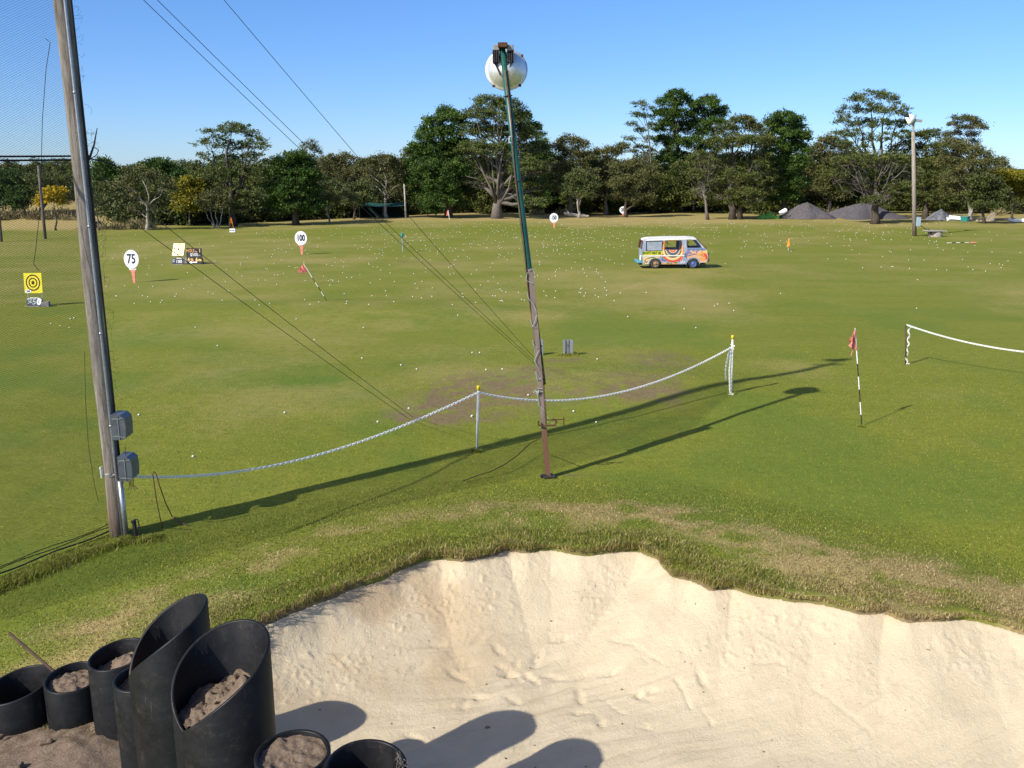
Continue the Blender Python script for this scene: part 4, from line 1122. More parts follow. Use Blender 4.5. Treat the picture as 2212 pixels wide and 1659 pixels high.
# net
NB = ground(0, 1255)
nd = np.array([NB[0] - PX, NB[1] - PY]); nd /= np.linalg.norm(nd)
NLEN, NTOP = 6.5, 13.2
netr = thing('safety_net', 'fine dark ball-stop net hanging left of the tall timber pole', 'net', (PX, PY, 0))
def netp(s, z):
    s = np.asarray(s, float); z = np.asarray(z, float)
    w_ = .05 * np.sin(s * 1.7 + z * .5) * np.sin(np.clip(z, 0, 13) * .45)
    return np.stack([PX - .12 + nd[0] * s - nd[1] * w_, PY + .10 + nd[1] * s + nd[0] * w_, z], -1)
ch, cw = .034, .062         # diamond height and width
slope = ch / cw
Vn = []; Fn = []; base = 0
seg = .42
for sg in (1, -1):
    rngz = np.arange(-NLEN * slope - .1, NTOP + NLEN * slope, ch)
    for z0 in rngz:
        s0, s1 = 0.0, NLEN
        if sg > 0:
            s0 = max(0, (0.06 - z0) / slope); s1 = min(NLEN, (NTOP - z0) / slope)
        else:
            s0 = max(0, (z0 - NTOP) / slope); s1 = min(NLEN, (z0 - .06) / slope)
        if s1 - s0 < .03: continue
        n = max(2, int((s1 - s0) / seg) + 1)
        s = np.linspace(s0, s1, n); z = z0 + sg * slope * s
        P = netp(s, z)
        rad = .0015
        a = np.array([nd[1], -nd[0], 0.0]); b = np.array([0, 0, 1.0])
        ring = np.stack([P + rad * a, P + rad * (-.5 * a + .87 * b), P + rad * (-.5 * a - .87 * b)], 1)
        Vn.append(ring.reshape(-1, 3))
        i = np.arange(n - 1)[:, None] * 3 + base
        for j in range(3):
            q = (j + 1) % 3
            Fn.append(np.concatenate([i + j, i + q, i + q + 3, i + j + 3], 1))
        base += n * 3
Vn = np.concatenate(Vn); Fn = np.concatenate(Fn)
link_mesh('mesh', fast_mesh('mesh', Vn - np.array([PX, PY, 0]), Fn), NETM, netr)
rr_ = at_y(175, 345, PY)[2]
mb = MB()
for dz in (0, .055):
    mb.tube([netp(s, rr_ + dz - .05 * math.sin(math.pi * min(1, s / NLEN))) for s in np.linspace(-.25, NLEN, 26)], .014, 6)
mb.build('middle_rope', DROPE, netr)
mb = MB()
for dz, rd in ((.05, .014), (.12, .008), (.16, .007)):
    mb.tube([netp(s, float(H0(PX + nd[0] * s, PY + nd[1] * s)) + dz + .012 * math.sin(s * 5 + dz * 50)) for s in np.linspace(-.1, NLEN, 40)], rd, 6)
mb.build('bottom_rope', DROPE, netr)
def net_at(dx, dy):
    r = ray(dx, dy)
    a = np.array([[r[0], -nd[0]], [r[1], -nd[1]]]); t, s = np.linalg.solve(a, np.array([PX - .12, PY + .10]))
    return np.array([r[0] * t, r[1] * t - .02, CAM_H + r[2] * t])
mb = MB(); mb.tube([net_at(*p) for p in ((100, 84), (110, 92), (101, 150), (93, 260), (91, 350), (86, 470), (78, 545), (74, 570), (86, 584))], .0045, 5)
mb.tube([net_at(*p) for p in ((184, 760), (186, 860), (192, 960), (204, 1040), (214, 1082))], .004, 5)
mb.build('hanging_cord', DROPE, netr)
mb = MB(); fr = np.random.default_rng(9)
for i in range(150):
    z = fr.uniform(.3, 12.5); w_ = fr.uniform(.04, .15) + .10 * math.exp(-((z - 5.6) / .8) ** 2)
    o = np.array([PX + .15 - .004 * z, PY + .05, z])
    P = [o + np.array([w_ * q + fr.uniform(-.01, .01), .0, fr.uniform(-.05, .05)]) for q in (0, .5, 1)] + [o + np.array([w_ * fr.uniform(.4, .9), 0, fr.uniform(-.14, .02)])]
    mb.tube(P, .0016, 3, cap=False)
o = np.array([PX + .15, PY, rr_])
mb.tube([o, o + np.array([.10, 0, .22]), o + np.array([.17, 0, .46])], [.02, .014, .006], 6)
mb.tube([o, o + np.array([.12, 0, .07]), o + np.array([.16, 0, .14]), o + np.array([.10, 0, .18])], .007, 5)
mb.tube([o + np.array([0, 0, .02]), o + np.array([.15, .3, -.04]), o + np.array([.25, .5, -.12])], .012, 5)
mb.tube([o + np.array([-.02, 0, .1]), o + np.array([-.02, 0, .75])], .017, 6)
mb.build('frayed_edge', NETM, netr)

# guy wires
def wire(label, p0, p1, sag=.1, r=.0058):
    mb = MB(); P = []
    for t in np.linspace(0, 1, 24):
        q = p0 + (p1 - p0) * t; q = q - np.array([0, 0, 4 * sag * t * (1 - t)]); P.append(q)
    mb.tube(P, r, 5)
    return tag(mb.build('guy_wire', WIRE), label, 'wire', 'guy wires of the tall timber pole')
A1 = ground(1158, 787); A2 = ground(886, 905)
wire('left wire of the upper pair, running from the timber pole down towards the mast', at_y(80, -222, PY + .15), A1 + np.array([-.05, 0, .02]), .12)
wire('right wire of the upper pair, running from the timber pole down towards the mast', at_y(86, -252, PY + .15), A1 + np.array([.02, .1, .02]), .12)
wire('lone upper wire above the pair, steepest of the wires, ending behind the leaning mast', at_y(485 - 400, -475, PY + .15), A1 + np.array([.09, .15, .02]), .12)
wire('lower front wire crossing the black board and ending in the bare patch of turf', at_y(176, 398, PY + .1), A2 + np.array([-.04, -.02, .02]), .05)
wire('lower rear wire crossing beside the black board, ending in the bare patch of turf', at_y(182, 348, PY + .1), A2 + np.array([.05, .12, .02]), .05)

# ------------------------------------------------------------------ leaning light mast
TB = ground(1184, 1031); TY = TB[1]
root = thing('light_mast', 'leaning dark green light mast clamped to a rusty steel post, with a round lamp', 'light mast', TB)
mb = MB()
p0 = at_y(1184, 1032, TY); p1 = at_y(1146.5, 583, TY)
p0 = p0 - (p1 - p0) * .05
beam(mb, p0, p1, [(-.052, .052, -.055, -.045), (-.052, .052, .045, .055), (-.052, -.042, -.045, .045), (.042, .052, -.045, .045), (-.004, .004, -.045, .045)])
mb.build('steel_post', STEELP, root)
mb = MB(); m0 = at_y(1172, 830, TY + .14); m1 = at_y(1084, 97, TY + .14)
mb.tube([m0, m0 + (m1 - m0) * .25, m0 + (m1 - m0) * .6, m1], [.066, .064, .060, .055], 20)
mb.build('mast', GREENP, root, True)
mb = MB()
off = np.array([-.02, -.068, 0])
ts = np.linspace(.02, .93, 26)
mb.tube([m0 + (m1 - m0) * t + off + np.array([-.028 + .052 * sstep(.45, .9, t) + .012 * math.sin(t * 17), -.006 + .006 * t, 0]) for t in ts], .013, 8)
mb.build('supply_cable', CABLE, root, True)
mb = MB()
for t in (.12, .36, .62, .86): 
    c = m0 + (m1 - m0) * t; mb = MB(); mb.tube([c - (m1 - m0) * .0012, c + (m1 - m0) * .0012], .082, 14); mb.build('cable_tie', BLACKM, root)
mb = MB(); c = at_y(1138, 282, TY + .05); c = at_y(1104, 302, TY + .02)
mb.tube([c + np.array([0, 0, -.05]), c + np.array([-.035, 0, -.05]), c + np.array([-.035, 0, .06]), c + np.array([0, 0, .06])], .008, 6)
mb.build('hook', WPOST, root)
# lamp
lc = at_y(1094, 150, TY + .42)
mb = MB()
Ml = Matrix.Rotation(R(-70), 3, 'X')      # local +z (opening) points away from the camera and downwards
Ml = (Matrix.Rotation(R(-105), 3, 'X'))
prof = [(.05, -.30), (.12, -.285), (.20, -.235), (.28, -.15), (.335, -.06), (.365, .0), (.388, .004), (.388, .022), (.36, .022), (.30, -.10), (.18, -.2), (.02, -.27)]
mb.lathe(prof, lc, 48, Ml)
lamp = mb.build('reflector', ALU, root, True)
mb = MB()
for w_ in (50, 128, 232, 318):
    q = np.array(Ml @ Vector((.385 * math.cos(R(w_)), .385 * math.sin(R(w_)), .005))) + lc
    mb = MB(); mb.box(q, (.045, .05, .045), bev=.008); mb.build('clip', RUST, lamp)
bc = at_y(1087, 118, TY + .08)
mb = MB()
for sx_ in (-1, 1):
    mb = MB(); mb.box(bc + np.array([sx_ * .125, .08, .12]), (.115, .20, .10), bev=.012); mb.build('ballast_cap', BALLAST, root)
for sx_ in (-1, 1):
    mb = MB()
    for j in range(4):
        mb.box(bc + np.array([sx_ * (.085 + .032 * j), .08, -.02]), (.014, .18, .22))
    mb.box(bc + np.array([sx_ * .13, .12, -.02]), (.12, .10, .22))
    beam(mb, bc + np.array([sx_ * .17, .1, -.10]), bc + np.array([sx_ * .05, .1, -.34]), [(-.012, .012, -.06, .06)])
    mb.build('heat_sink', BLACKM, root)
mb = MB(); mb.box(bc + np.array([-.01, .02, .155]), (.17, .24, .085), bev=.01); mb.build('mast_cap', RUST, root)
# rope, chain, clamp, foot
def on_front(dx, dy, d=.085): return at_y(dx, dy, TY - d)
mb = MB()
L_ = [(1139, 588), (1136, 606), (1150, 612)], [(1140, 584), (1150, 580), (1155, 590)], [(1138, 630), (1142, 646), (1152, 656), (1158, 672)], [(1159, 680), (1156, 694), (1150, 706)], [(1145, 690), (1149, 702), (1158, 708)], \
     [(1150, 734), (1153, 748), (1162, 752)], [(1164, 756), (1158, 770), (1154, 780)], [(1155, 778), (1159, 790), (1165, 797)], [(1157, 803), (1160, 820), (1170, 816)], [(1158, 806), (1166, 818), (1172, 822)], [(1160, 838), (1172, 840)], [(1158, 846), (1173, 846)], \
     [(1156, 844), (1152, 848), (1160, 850), (1164, 876), (1176, 886)], [(1182, 900), (1196, 918), (1204, 922)]
for s in L_:
    mb = MB(); mb.tube([on_front(*q) for q in s], .0055, 6); mb.build('tie_rope', ROPE, root)
mb = MB()
for j in range(3): mb.tube([on_front(1156 + j * 2, 842 + j * 3, .09), on_front(1163 + j, 852 - j * 4, .10)], .011, 6)
mb.build('rope_knot', ROPE, root)
def link_chain(mb, P, pitch, wid, rad, seg=8, sides=4):
    P = [np.array(p, float) for p in P]
    d = [0]
    for a, b in zip(P[:-1], P[1:]): d.append(d[-1] + np.linalg.norm(b - a))
    n = max(1, int(d[-1] / pitch)); xs_ = np.array(P)
    for i in range(n):
        def at(s): return np.array([np.interp(s, d, xs_[:, k_]) for k_ in range(3)])
        a = at(i * pitch); b = at(min((i + 1) * pitch, d[-1])); c = (a + b) / 2
        t = (b - a) / (np.linalg.norm(b - a) + 1e-9)
        u = np.cross(t, (0, 0, 1)) if abs(t[2]) < .95 else np.cross(t, (1, 0, 0)); u /= np.linalg.norm(u); v = np.cross(t, u)
        s_ = (u + v) * .7071 if i % 2 else (u - v) * .7071
        hl = pitch * .5 + rad * 1.2
        ring = []
        for q in range(seg):
            w_ = 2 * math.pi * q / seg
            ring.append(c + t * hl * math.cos(w_) * (1 if abs(math.cos(w_)) > .5 else 1.2) + s_ * wid * .5 * math.sin(w_))
        nrm = np.cross(t, s_)
        vs = []; fs = []
        for q in range(seg):
            rd_ = ring[q] - c; rd_ /= np.linalg.norm(rd_)
            for h in range(sides):
                w_ = 2 * math.pi * h / sides
                vs.append(ring[q] + rad * (rd_ * math.cos(w_) + nrm * math.sin(w_)))
        for q in range(seg):
            q2 = (q + 1) % seg
            for h in range(sides):
                h2 = (h + 1) % sides
                fs.append((q * sides + h, q2 * sides + h, q2 * sides + h2, q * sides + h2))
        mb.add(vs, fs)
mb = MB(); link_chain(mb, [on_front(1172, 792, .07), on_front(1175, 840, .07), on_front(1180, 920, .07)], .045, .034, .006)
mb.build('rusty_chain', RUST, root)
mb = MB(); c0 = on_front(1163, 912, .12)
def cp(x, z, y=0): return c0 + np.array([x, y, z])
mb.tube([cp(0, .02), cp(0, -.06), cp(.10, -.075), cp(.32, -.06), cp(.35, 0), cp(.32, .05), cp(.26, .05)], .018, 6)
mb.tube([cp(.16, .045), cp(.5, .06)], .011, 6)
mb.tube([cp(.49, .10), cp(.49, -.08)], .010, 6)
mb.build('screw_clamp', RUST, root)
mb = MB(); mb.box(TB + np.array([0, -.02, .03]), (.24, .22, .05), rotz(.3), bev=.01); mb.box(TB + np.array([-.10, -.06, .05]), (.12, .05, .05), rotz(.5)); mb.build('base_plate', BLACKM, root)

mb = MB(); P = [at_y(1167, 946, TY - .06)] + [ground(*q) + np.array([0, 0, .03 + .25 * (1 - i / 5)]) for i, q in enumerate(((1145, 985), (1120, 1005), (1090, 1022), (1060, 1032), (1030, 1036), (1000, 1042)))]
mb.tube(P, .010, 6); tag(mb.build('rope', RUST), 'thin red-brown rope running left from the rusty post onto the grass', 'rope')

# ------------------------------------------------------------------ chain fence
def post(label, b, top, m, r=.026, cap=True, name='chain_post'):
    root = thing(name, label, 'post', b, 'posts of the chain barrier')
    mb = MB(); mb.tube([b - np.array([0, 0, .1]), top], r, 10); mb.build('stake', m, root, True)
    if cap:
        mb = MB(); mb.tube([top - np.array([0, 0, .015]), top + np.array([0, 0, .075]), top + np.array([0, 0, .085])], [r * 1.5, r * 1.5, r * 1.2], 12); mb.build('cap', YCAP, root, True)
    return root
def px_post(bx, by, tx, ty):
    b = ground(bx, by); t = at_y(tx, ty, b[1]); return b, t
ba, ta = px_post(1030, 976, 1033.5, 841); post('white chain post with a yellow cap between the timber pole and the leaning mast', ba, ta, WPOST)
bb, tb_ = px_post(1580, 850, 1582.5, 731); rb = post('yellow-capped white chain post with loose chain ends hanging down it, right of the mast', bb, tb_, WPOST)
bc_, tc_ = px_post(1957, 787, 1956.5, 700); rc = post('dark brown chain post with white chain wound round it, right of the red flag', bc_, tc_, DPOST, .022, False)
mb = MB()
link_chain(mb, [at_y(1578, 758, bb[1] - .05), at_y(1574, 762, bb[1] - .06), at_y(1568, 792, bb[1] - .06), at_y(1567, 821, bb[1] - .06)], .05, .04, .0075)
link_chain(mb, [at_y(1578, 758, bb[1] - .05), at_y(1575.5, 800, bb[1] - .05), at_y(1576.5, 848, bb[1] - .04), at_y(1586, 852, bb[1] - .1), at_y(1573, 852, bb[1] - .12)], .05, .04, .0075)
link_chain(mb, [tb_ + np.array([-.04, -.02, -.16]), tb_ + np.array([.05, -.03, -.2]), tb_ + np.array([-.05, -.03, -.24]), tb_ + np.array([.04, -.03, -.28])], .05, .04, .0075)
mb.build('hanging_chain', CHAIN, rb)
mb = MB(); P = []
hh_ = tc_[2] - bc_[2]
for i in range(60):
    t = i / 59; w_ = t * 2 * math.pi * 4.2
    P.append(np.array([bc_[0] + .033 * math.cos(w_), bc_[1] + .033 * math.sin(w_), tc_[2] - .1 - t * (hh_ - .12)]))
P += [bc_ + np.array([.1, -.05, .03]), bc_ + np.array([-.06, -.08, .03])]
link_chain(mb, P, .05, .04, .0075)
mb.build('hanging_chain', CHAIN, rc)
def chain(label, a, b, sag, skew=0.0):
    P = []
    for t in np.linspace(0, 1, 40):
        q = a + (b - a) * t
        q = q - np.array([0, 0, 4 * sag * t * (1 - t) * (1 + skew * (t - .5))]); q[2] = max(q[2], float(H0(q[0], q[1])) + .03); P.append(q)
    mb = MB(); link_chain(mb, P, .054, .046, .0088)
    return tag(mb.build('chain', CHAIN), label, 'chain', 'white plastic barrier chains')
chain('white plastic chain drooping from the timber pole to the first capped post', np.array([PX - .02, PY - .17, at_y(232, 1018, PY)[2]]), ta + np.array([0, -.03, -.06]), .52, -.5)
chain('white plastic chain drooping between the two capped posts, passing behind the mast', ta + np.array([0, -.03, -.06]), tb_ + np.array([-.03, -.03, -.24]), .62, -.25)
bd = ground(2500, 860); td = bd + np.array([0, 0, 1.25])
post('white chain post beyond the right edge of the view', bd, td, WPOST)
chain('white plastic chain leading from the dark brown post to the right edge', tc_ + np.array([.02, -.02, -.02]), td, .42)

# ------------------------------------------------------------------ flagsticks
def stick(mb, b, t, n, r=.011, start_black=True):
    for i in range(n):
        a = b + (t - b) * (i / n); c = b + (t - b) * ((i + 1) / n)
        mb.tube([a, c], r, 8, mi=(i + (0 if start_black else 1)) % 2)
def cloth(mb, P00, P10, P11, P01, fold=.03, n=10, m=8, th=.004, ragged=0.0, seed=1):
    r = np.random.default_rng(seed); P00, P10, P11, P01 = [np.array(p, float) for p in (P00, P10, P11, P01)]
    V = []
    for side in (0, 1):
        for i in range(n + 1):
            for j in range(m + 1):
                u, v = i / n, j / m
                p = P00 * (1 - u) * (1 - v) + P10 * u * (1 - v) + P11 * u * v + P01 * (1 - u) * v
                p = p + np.array([.012 * math.sin(v * 7 + u * 3) * u, fold * math.sin(u * 9 + v * 4) * u + side * th, .012 * math.sin(u * 11 + v * 3)])
                V.append(p)
    F = []
    k_ = (n + 1) * (m + 1)
    bad = set()
    for i in range(n):
        for j in range(m):
            if i > n * .6 and r.uniform() < ragged * (i / n): continue
            a = i * (m + 1) + j
            F.append((a, a + 1, a + m + 2, a + m + 1)); F.append((k_ + a + m + 1, k_ + a + m + 2, k_ + a + 1, k_ + a))
    mb.add(V, F)
b = ground(1862, 921); t = at_y(1847, 709, b[1])
root = thing('flagstick', 'upright black and white flagstick with a tattered red flag, at the right', 'flag', b, 'flagsticks on the range')
mb = MB(); stick(mb, b - np.array([0, 0, .02]), b + (t - b) * .775, 6, .0125); mb.tube([b + (t - b) * .775, t], .010, 8, mi=1); mb.build('stick', [STRB, STRW], root)
mb = MB(); e = at_y(1833, 742, b[1]); cloth(mb, t, at_y(1846, 716, b[1] - .05), at_y(1834, 748, b[1] - .08), at_y(1852, 757, b[1]), .05, 10, 8, seed=3)
cloth(mb, at_y(1847, 716, b[1]), at_y(1835, 735, b[1] - .10), at_y(1836, 752, b[1] - .06), at_y(1852, 757, b[1]), .04, 8, 8, ragged=.25, seed=4)
mb.tube([at_y(1845, 755, b[1]), at_y(1840, 762, b[1] - .02), at_y(1838, 769, b[1] - .02)], .008, 4)
mb.build('flag', FLAGM, root)
b = ground(706, 650); t = at_y(656, 570, b[1] - .15)
root = thing('flagstick', 'tilted black and white flagstick with a red flag, near the 100 sign', 'flag', b, 'flagsticks on the range')
mb = MB(); stick(mb, b, b + (t - b) * .76, 6, .016); mb.tube([b + (t - b) * .76, t], .013, 8, mi=1); mb.build('stick', [STRB, STRW], root)
mb = MB(); cloth(mb, t, at_y(650, 576, b[1] - .1), at_y(645, 588, b[1] - .1), at_y(664, 589, b[1]), .05, 8, 8, seed=5)
cloth(mb, at_y(652, 574, b[1] - .05), at_y(643, 584, b[1] - .2), at_y(649, 594, b[1] - .2), at_y(656, 586, b[1] - .05), .05, 6, 6, ragged=.2, seed=6); mb.build('flag', FLAGM, root)
b = ground(971, 474); t = at_y(968, 454, b[1])
root = thing('flagstick', 'small far flagstick with a salmon flag in front of the big dark pines', 'flag', b, 'flagsticks on the range')
mb = MB(); mb.tube([b, t], .035, 6); mb.build('stick', STRW, root); mb = MB(); cloth(mb, t, at_y(965, 458, b[1]), at_y(964, 466, b[1]), at_y(970, 465, b[1]), .05, 5, 5, seed=7); mb.build('flag', FLAGM, root)
b = ground(505, 494); t = at_y(499, 470, b[1])
root = thing('flagstick', 'leaning orange stick with an orange flag at the far left edge of the turf', 'flag', b, 'flagsticks on the range')
mb = MB(); mb.tube([b, t], .035, 6); mb.build('stick', OFLAG, root); mb = MB(); cloth(mb, t, at_y(497, 476, b[1]), at_y(498, 482, b[1]), at_y(503, 481, b[1]), .05, 5, 5, seed=8); mb.build('flag', OFLAG, root)
b = ground(2046, 526); e = ground(2092, 525)
root = thing('flagstick', 'flagstick with a red flag lying flat on the grass at the right', 'flag', b, 'flagsticks on the range')
mb = MB(); up = np.array([0, 0, .05]); stick(mb, b + up, e + up, 5, .03, False); mb.build('stick', [STRB, STRW], root)
mb = MB(); cloth(mb, e + up, e + np.array([.5, .1, .12]), e + np.array([.55, -.4, .05]), e + np.array([-.05, -.45, .04]), .05, 6, 6, th=-.004, seed=9); mb.build('flag', FLAGM, root)
# white box sign by the orange stick
b = ground(503, 502); root = thing('sign_box', 'small white box sign with dark marks at the foot of the orange stick', 'sign', b)
mb = MB(); mb.box(b + np.array([0, 0, .20]), (.60, .25, .38), bev=.02); mb.build('box', SIGNW, root)
mb = MB()
for i, (x, w_) in enumerate(((-.18, .12), (-.02, .10), (.15, .14))): mb.box(b + np.array([x, -.128, .2]), (w_, .006, .12))
mb.build('lettering', INK, root)

# ------------------------------------------------------------------ yardage signs (ball on a tee)
def yard_sign(txt, label, bx, by, cx, cy, rx, ry, neck_y):
    b = ground(bx, by); Y = b[1]; s = depth(b) / F_PX
    root = thing('distance_sign', label, 'sign', b, 'distance signs shaped like a ball on a tee')
    c = at_y(cx, cy, Y); W, Hh = rx * s, ry * s
    lean = (c[0] - b[0])
    M = frame(c, (1, 0, 0), (0, -1, .06))
    mb = MB(); plate(mb, M, ell(W, Hh), .035); mb.build('ball_disc', SIGNW, root)
    n_ = at_y(cx + (bx - cx) * (neck_y - cy) / (by - cy), neck_y, Y)
    mb = MB(); vs = []
    h = n_[2] - b[2]
    prof = [(0, .15 * W), (.35 * h, .17 * W), (.72 * h, .23 * W), (.90 * h, .40 * W), (1.0 * h, .55 * W)]
    out = [( w_, z) for z, w_ in prof] + [(-w_, z) for z, w_ in reversed(prof)]
    M2 = frame(b - np.array([0, -.01, .02]), (1, 0, 0), (0, -1, 0))
    fa = lambda p, y0=0: (b[0] + p[0] + (n_[0] - b[0]) * p[1] / h, b[1] + .012, b[2] + p[1])
    fb = lambda p: (b[0] + p[0] + (n_[0] - b[0]) * p[1] / h, b[1] + .06, b[2] + p[1])
    mb.prism(out, [], fa, fb); mb.build('tee_stem', SIGNR, root)
    mb = MB()
    cap = [(.57 * W, h * 1.0), (.47 * W, h * .91), (-.47 * W, h * .91), (-.57 * W, h * 1.0)]
    mb.prism(cap, [], lambda p: (b[0] + p[0] * .93 + (n_[0] - b[0]) * p[1] / h, b[1] + .006, b[2] + p[1]), lambda p: (b[0] + p[0] * .93 + (n_[0] - b[0]) * p[1] / h, b[1] + .066, b[2] + p[1])); mb.build('tee_cup', SIGNW, root)
    Mt = M @ Matrix.Translation((0, 0, .006))
    if len(txt) == 2: text_obj(txt, Hh * 1.42, INK, root, Mt, 'number', .018, .66)
    else: text_obj(txt, Hh * 1.22, INK, root, Mt, 'number', .030, .64)
    return root
yard_sign('75', 'white distance sign reading 75 on a red tee, nearest of the distance signs', 290, 611, 283.5, 560, 15.8, 20.0, 580)
yard_sign('100', 'white distance sign reading 100 on a red tee, behind the tilted red flag', 652, 550, 649.8, 514.5, 13.0, 15.0, 528)
yard_sign('150', 'white distance sign reading 150 on a red tee, right of the leaning mast', 1197, 492, 1196.5, 470.5, 9.2, 9.8, 480)
yard_sign('200', 'white distance sign reading 200 on a red tee, farthest of the distance signs', 1346, 466, 1346.2, 453.5, 8.0, 7.6, 461)

# ------------------------------------------------------------------ target boards
def target(label, bx, by, corners, amount, msize, glare=False, tag_=True):
    b = ground(bx, by); Y = b[1]
    (x0, y0), (x1, y1), (x2, y2), (x3, y3) = corners          # tl tr br bl
    c = at_y((x0 + x2) / 2, (y0 + y2) / 2, Y); s = depth(b) / F_PX
    w_ = ((x1 - x0) + (x2 - x3)) / 2 * s; h_ = ((y2 - y1) + (y3 - y0)) / 2 * s
    root = thing('target_board', label, 'target', b, 'square yellow target boards')
    if glare:
        hv = (sd + (Vector((0, 0, CAM_H)) - Vector(c)).normalized()).normalized(); 
        x = Vector((0, 0, 1)).cross(hv).normalized()
        M = frame(c, x, hv)
    else:
        M = frame(c, (1, .12, .0), (.10, -1, .10))
    mb = MB(); plate(mb, M, rect(w_, h_), .03); bd_ = mb.build('board', YGLOSS if glare else YBOARD, root)
    mb = MB(); M2 = M @ Matrix.Translation((0, 0, .004))
    for ro_, ri_ in ((.40, .34), (.245, .185)):
        plate(mb, M2 @ Matrix.Translation((0, .02 * h_, 0)), ell(ro_ * w_, ro_ * w_ * 1.2, 44), .0035, [ell(ri_ * w_, ri_ * w_ * 1.2, 44)])
    plate(mb, M2 @ Matrix.Translation((0, .02 * h_, 0)), ell(.085 * w_, .11 * w_, 24), .0035)
    mb.build('rings', BROWNINK, bd_)
    if tag_:
        mb = MB(); plate(mb, M2 @ Matrix.Translation((-.30 * w_, -.40 * h_, .006)), ell(.18 * w_, .085 * h_, 20), .004); mb.build('white_label', SIGNW, bd_)
        text_obj('150', .10 * h_, INK, bd_, M2 @ Matrix.Translation((-.30 * w_, -.40 * h_, .013)), 'label_number', .003)
    mb = MB()
    for sx_ in (-.42, .42):
        beam(mb, (c[0] + sx_ * w_, Y + .03, b[2]), (c[0] + sx_ * w_, Y + .08, c[2] + .1), [(-.014, .014, -.014, .014)])
        beam(mb, (c[0] + sx_ * w_, Y - .35, b[2] + .02), (c[0] + sx_ * w_, Y + .55, b[2] + .02), [(-.014, .014, -.014, .014)])
    beam(mb, (c[0] - .42 * w_, Y - .33, b[2] + .03), (c[0] + .42 * w_, Y - .33, b[2] + .03), [(-.014, .014, -.014, .014)])
    mb.build('stand', GALV, root)
    return root, b, s
rt, b, s = target('yellow target board with dark rings, seen through the safety net', 76, 661, [(52, 590), (89, 590), (90.5, 633), (55, 633)], '$50', 1)
root = thing('prize_sign', 'rounded black prize sign reading $50 under the yellow target board', 'sign', b + np.array([0, -.12, 0]))
c = at_y(74.5, 652.5, b[1] - .12); M = frame(c, (1, .02, -.03), (0, -1, .28))
mb = MB(); plate(mb, M, rect(34 * s, 19 * s, 7 * s, 5), .06); mb.build('panel', NAVYB, root)
mb = MB(); mb.tube([tuple(M @ Vector((x, 8.6 * s - .10 * (x / (16 * s)) ** 4, .012))) for x in np.linspace(-15 * s, 16 * s, 12)], .02, 6); mb.build('rim', SIGNW, root)
text_obj('$5', 17 * s, LETT, root, M @ Matrix.Translation((-5 * s, 0, .008)), 'amount', .012); text_obj('0', 17 * s, LETW, root, M @ Matrix.Translation((9.5 * s, 0, .008)), 'amount', .02)
bk = ground(98, 662); mb = MB(); mb.box(bk + np.array([0, 0, .10]), (.24, .30, .20), rotz(.25), bev=.008); mb.box(bk + np.array([.13, .03, .11]), (.10, .3, .24), rotz(.25), bev=.01)
tag(mb.build('concrete_block', BLOCK), 'grey concrete block on the grass right of the $50 sign', 'block')
rt, b, s = target('glaring yellow target board washed white by the sun, left of the black board', 387, 571, [(374, 525), (400, 526), (397, 553), (371, 552)], '$100', 1, True, False)
root = thing('prize_sign', 'small black prize sign reading $100 under the glaring target board', 'sign', b + np.array([0, -.12, 0]))
c = at_y(383.5, 564.5, b[1] - .12); M = frame(c, (1, .02, 0), (0, -1, .25))
mb = MB(); plate(mb, M, rect(25 * s, 13 * s, 3.5 * s, 4), .06); mb.build('panel', NAVYB, root)
mb = MB(); mb.tube([tuple(M @ Vector((x, 6.4 * s, .012))) for x in np.linspace(-2 * s, 11 * s, 6)], .028, 6); mb.build('rim', SIGNW, root)
text_obj('$', 12 * s, LETT, root, M @ Matrix.Translation((-8.5 * s, 0, .008)), 'amount', .012); text_obj('100', 9.5 * s, LETW, root, M @ Matrix.Translation((3.2 * s, -.6 * s, .008)), 'amount', .002, .95)
bk = ground(404, 569); bk = bk + np.array([-.05, .45, 0]); mb = MB(); mb.box(bk + np.array([-.12, 0, .16]), (.35, .3, .32), rotz(-.3), bev=.02)
tag(mb.build('concrete_block', BLOCK), 'dark block half hidden between the $100 sign and the black board', 'block')
b = ground(420, 571); s = depth(b) / F_PX; Y = b[1]
root = thing('notice_board', 'square black board lettered HOLE in 1 and $500 with a white arrow', 'sign', b)
c = at_y(419.5, 553.5, Y); M = frame(c, (1, .02, -.01), (0, -1, .05))
mb = MB(); plate(mb, M, rect(33 * s, 34.5 * s), .04); mb.build('panel', BOARDB, root)
Mt = M @ Matrix.Translation((0, 0, .006))
def tx(t, x, y, sz, m, sx_=1.0, bold=.012): text_obj(t, sz * s, m, root, Mt @ Matrix.Translation((x * s, y * s, 0)), 'lettering', bold, sx_)
tx('HOLE', -7.4, 11.5, 9.6, LETO, .74, .0); tx('in', 5.0, 10.0, 6.2, LETW, .85, .0); tx('1', 12.2, 11.5, 10.5, LETO, .9, .008)
tx('$500.-', 2.2, 3.2, 9.4, LETW, .90, .0)
tx('4', -12.2, -7.6, 10, LETY, .8, .014); tx('TIL', -5, -7.8, 6.5, LETO, .8); tx('6', 5.0, -7.4, 11, LETY, .8, .014); tx('PM', 11.8, -8.6, 6, LETY, .8)
mb = MB(); plate(mb, Mt, [(-11.8 * s, -13 * s), (-6 * s, -9.8 * s), (-5.8 * s, -11.8 * s), (5.5 * s, -11.4 * s), (5.5 * s, -14 * s), (-5.8 * s, -14.2 * s), (-6 * s, -16.2 * s)], .004); mb.build('arrow', LETW, root)
mb = MB()
for sx_ in (-.42, .42): beam(mb, (c[0] + sx_ * 33 * s, Y + .5, b[2]), (c[0] + sx_ * 33 * s, Y + .07, c[2] + .25), [(-.02, .02, -.02, .02)])
mb.build('prop', BLACKM, root)

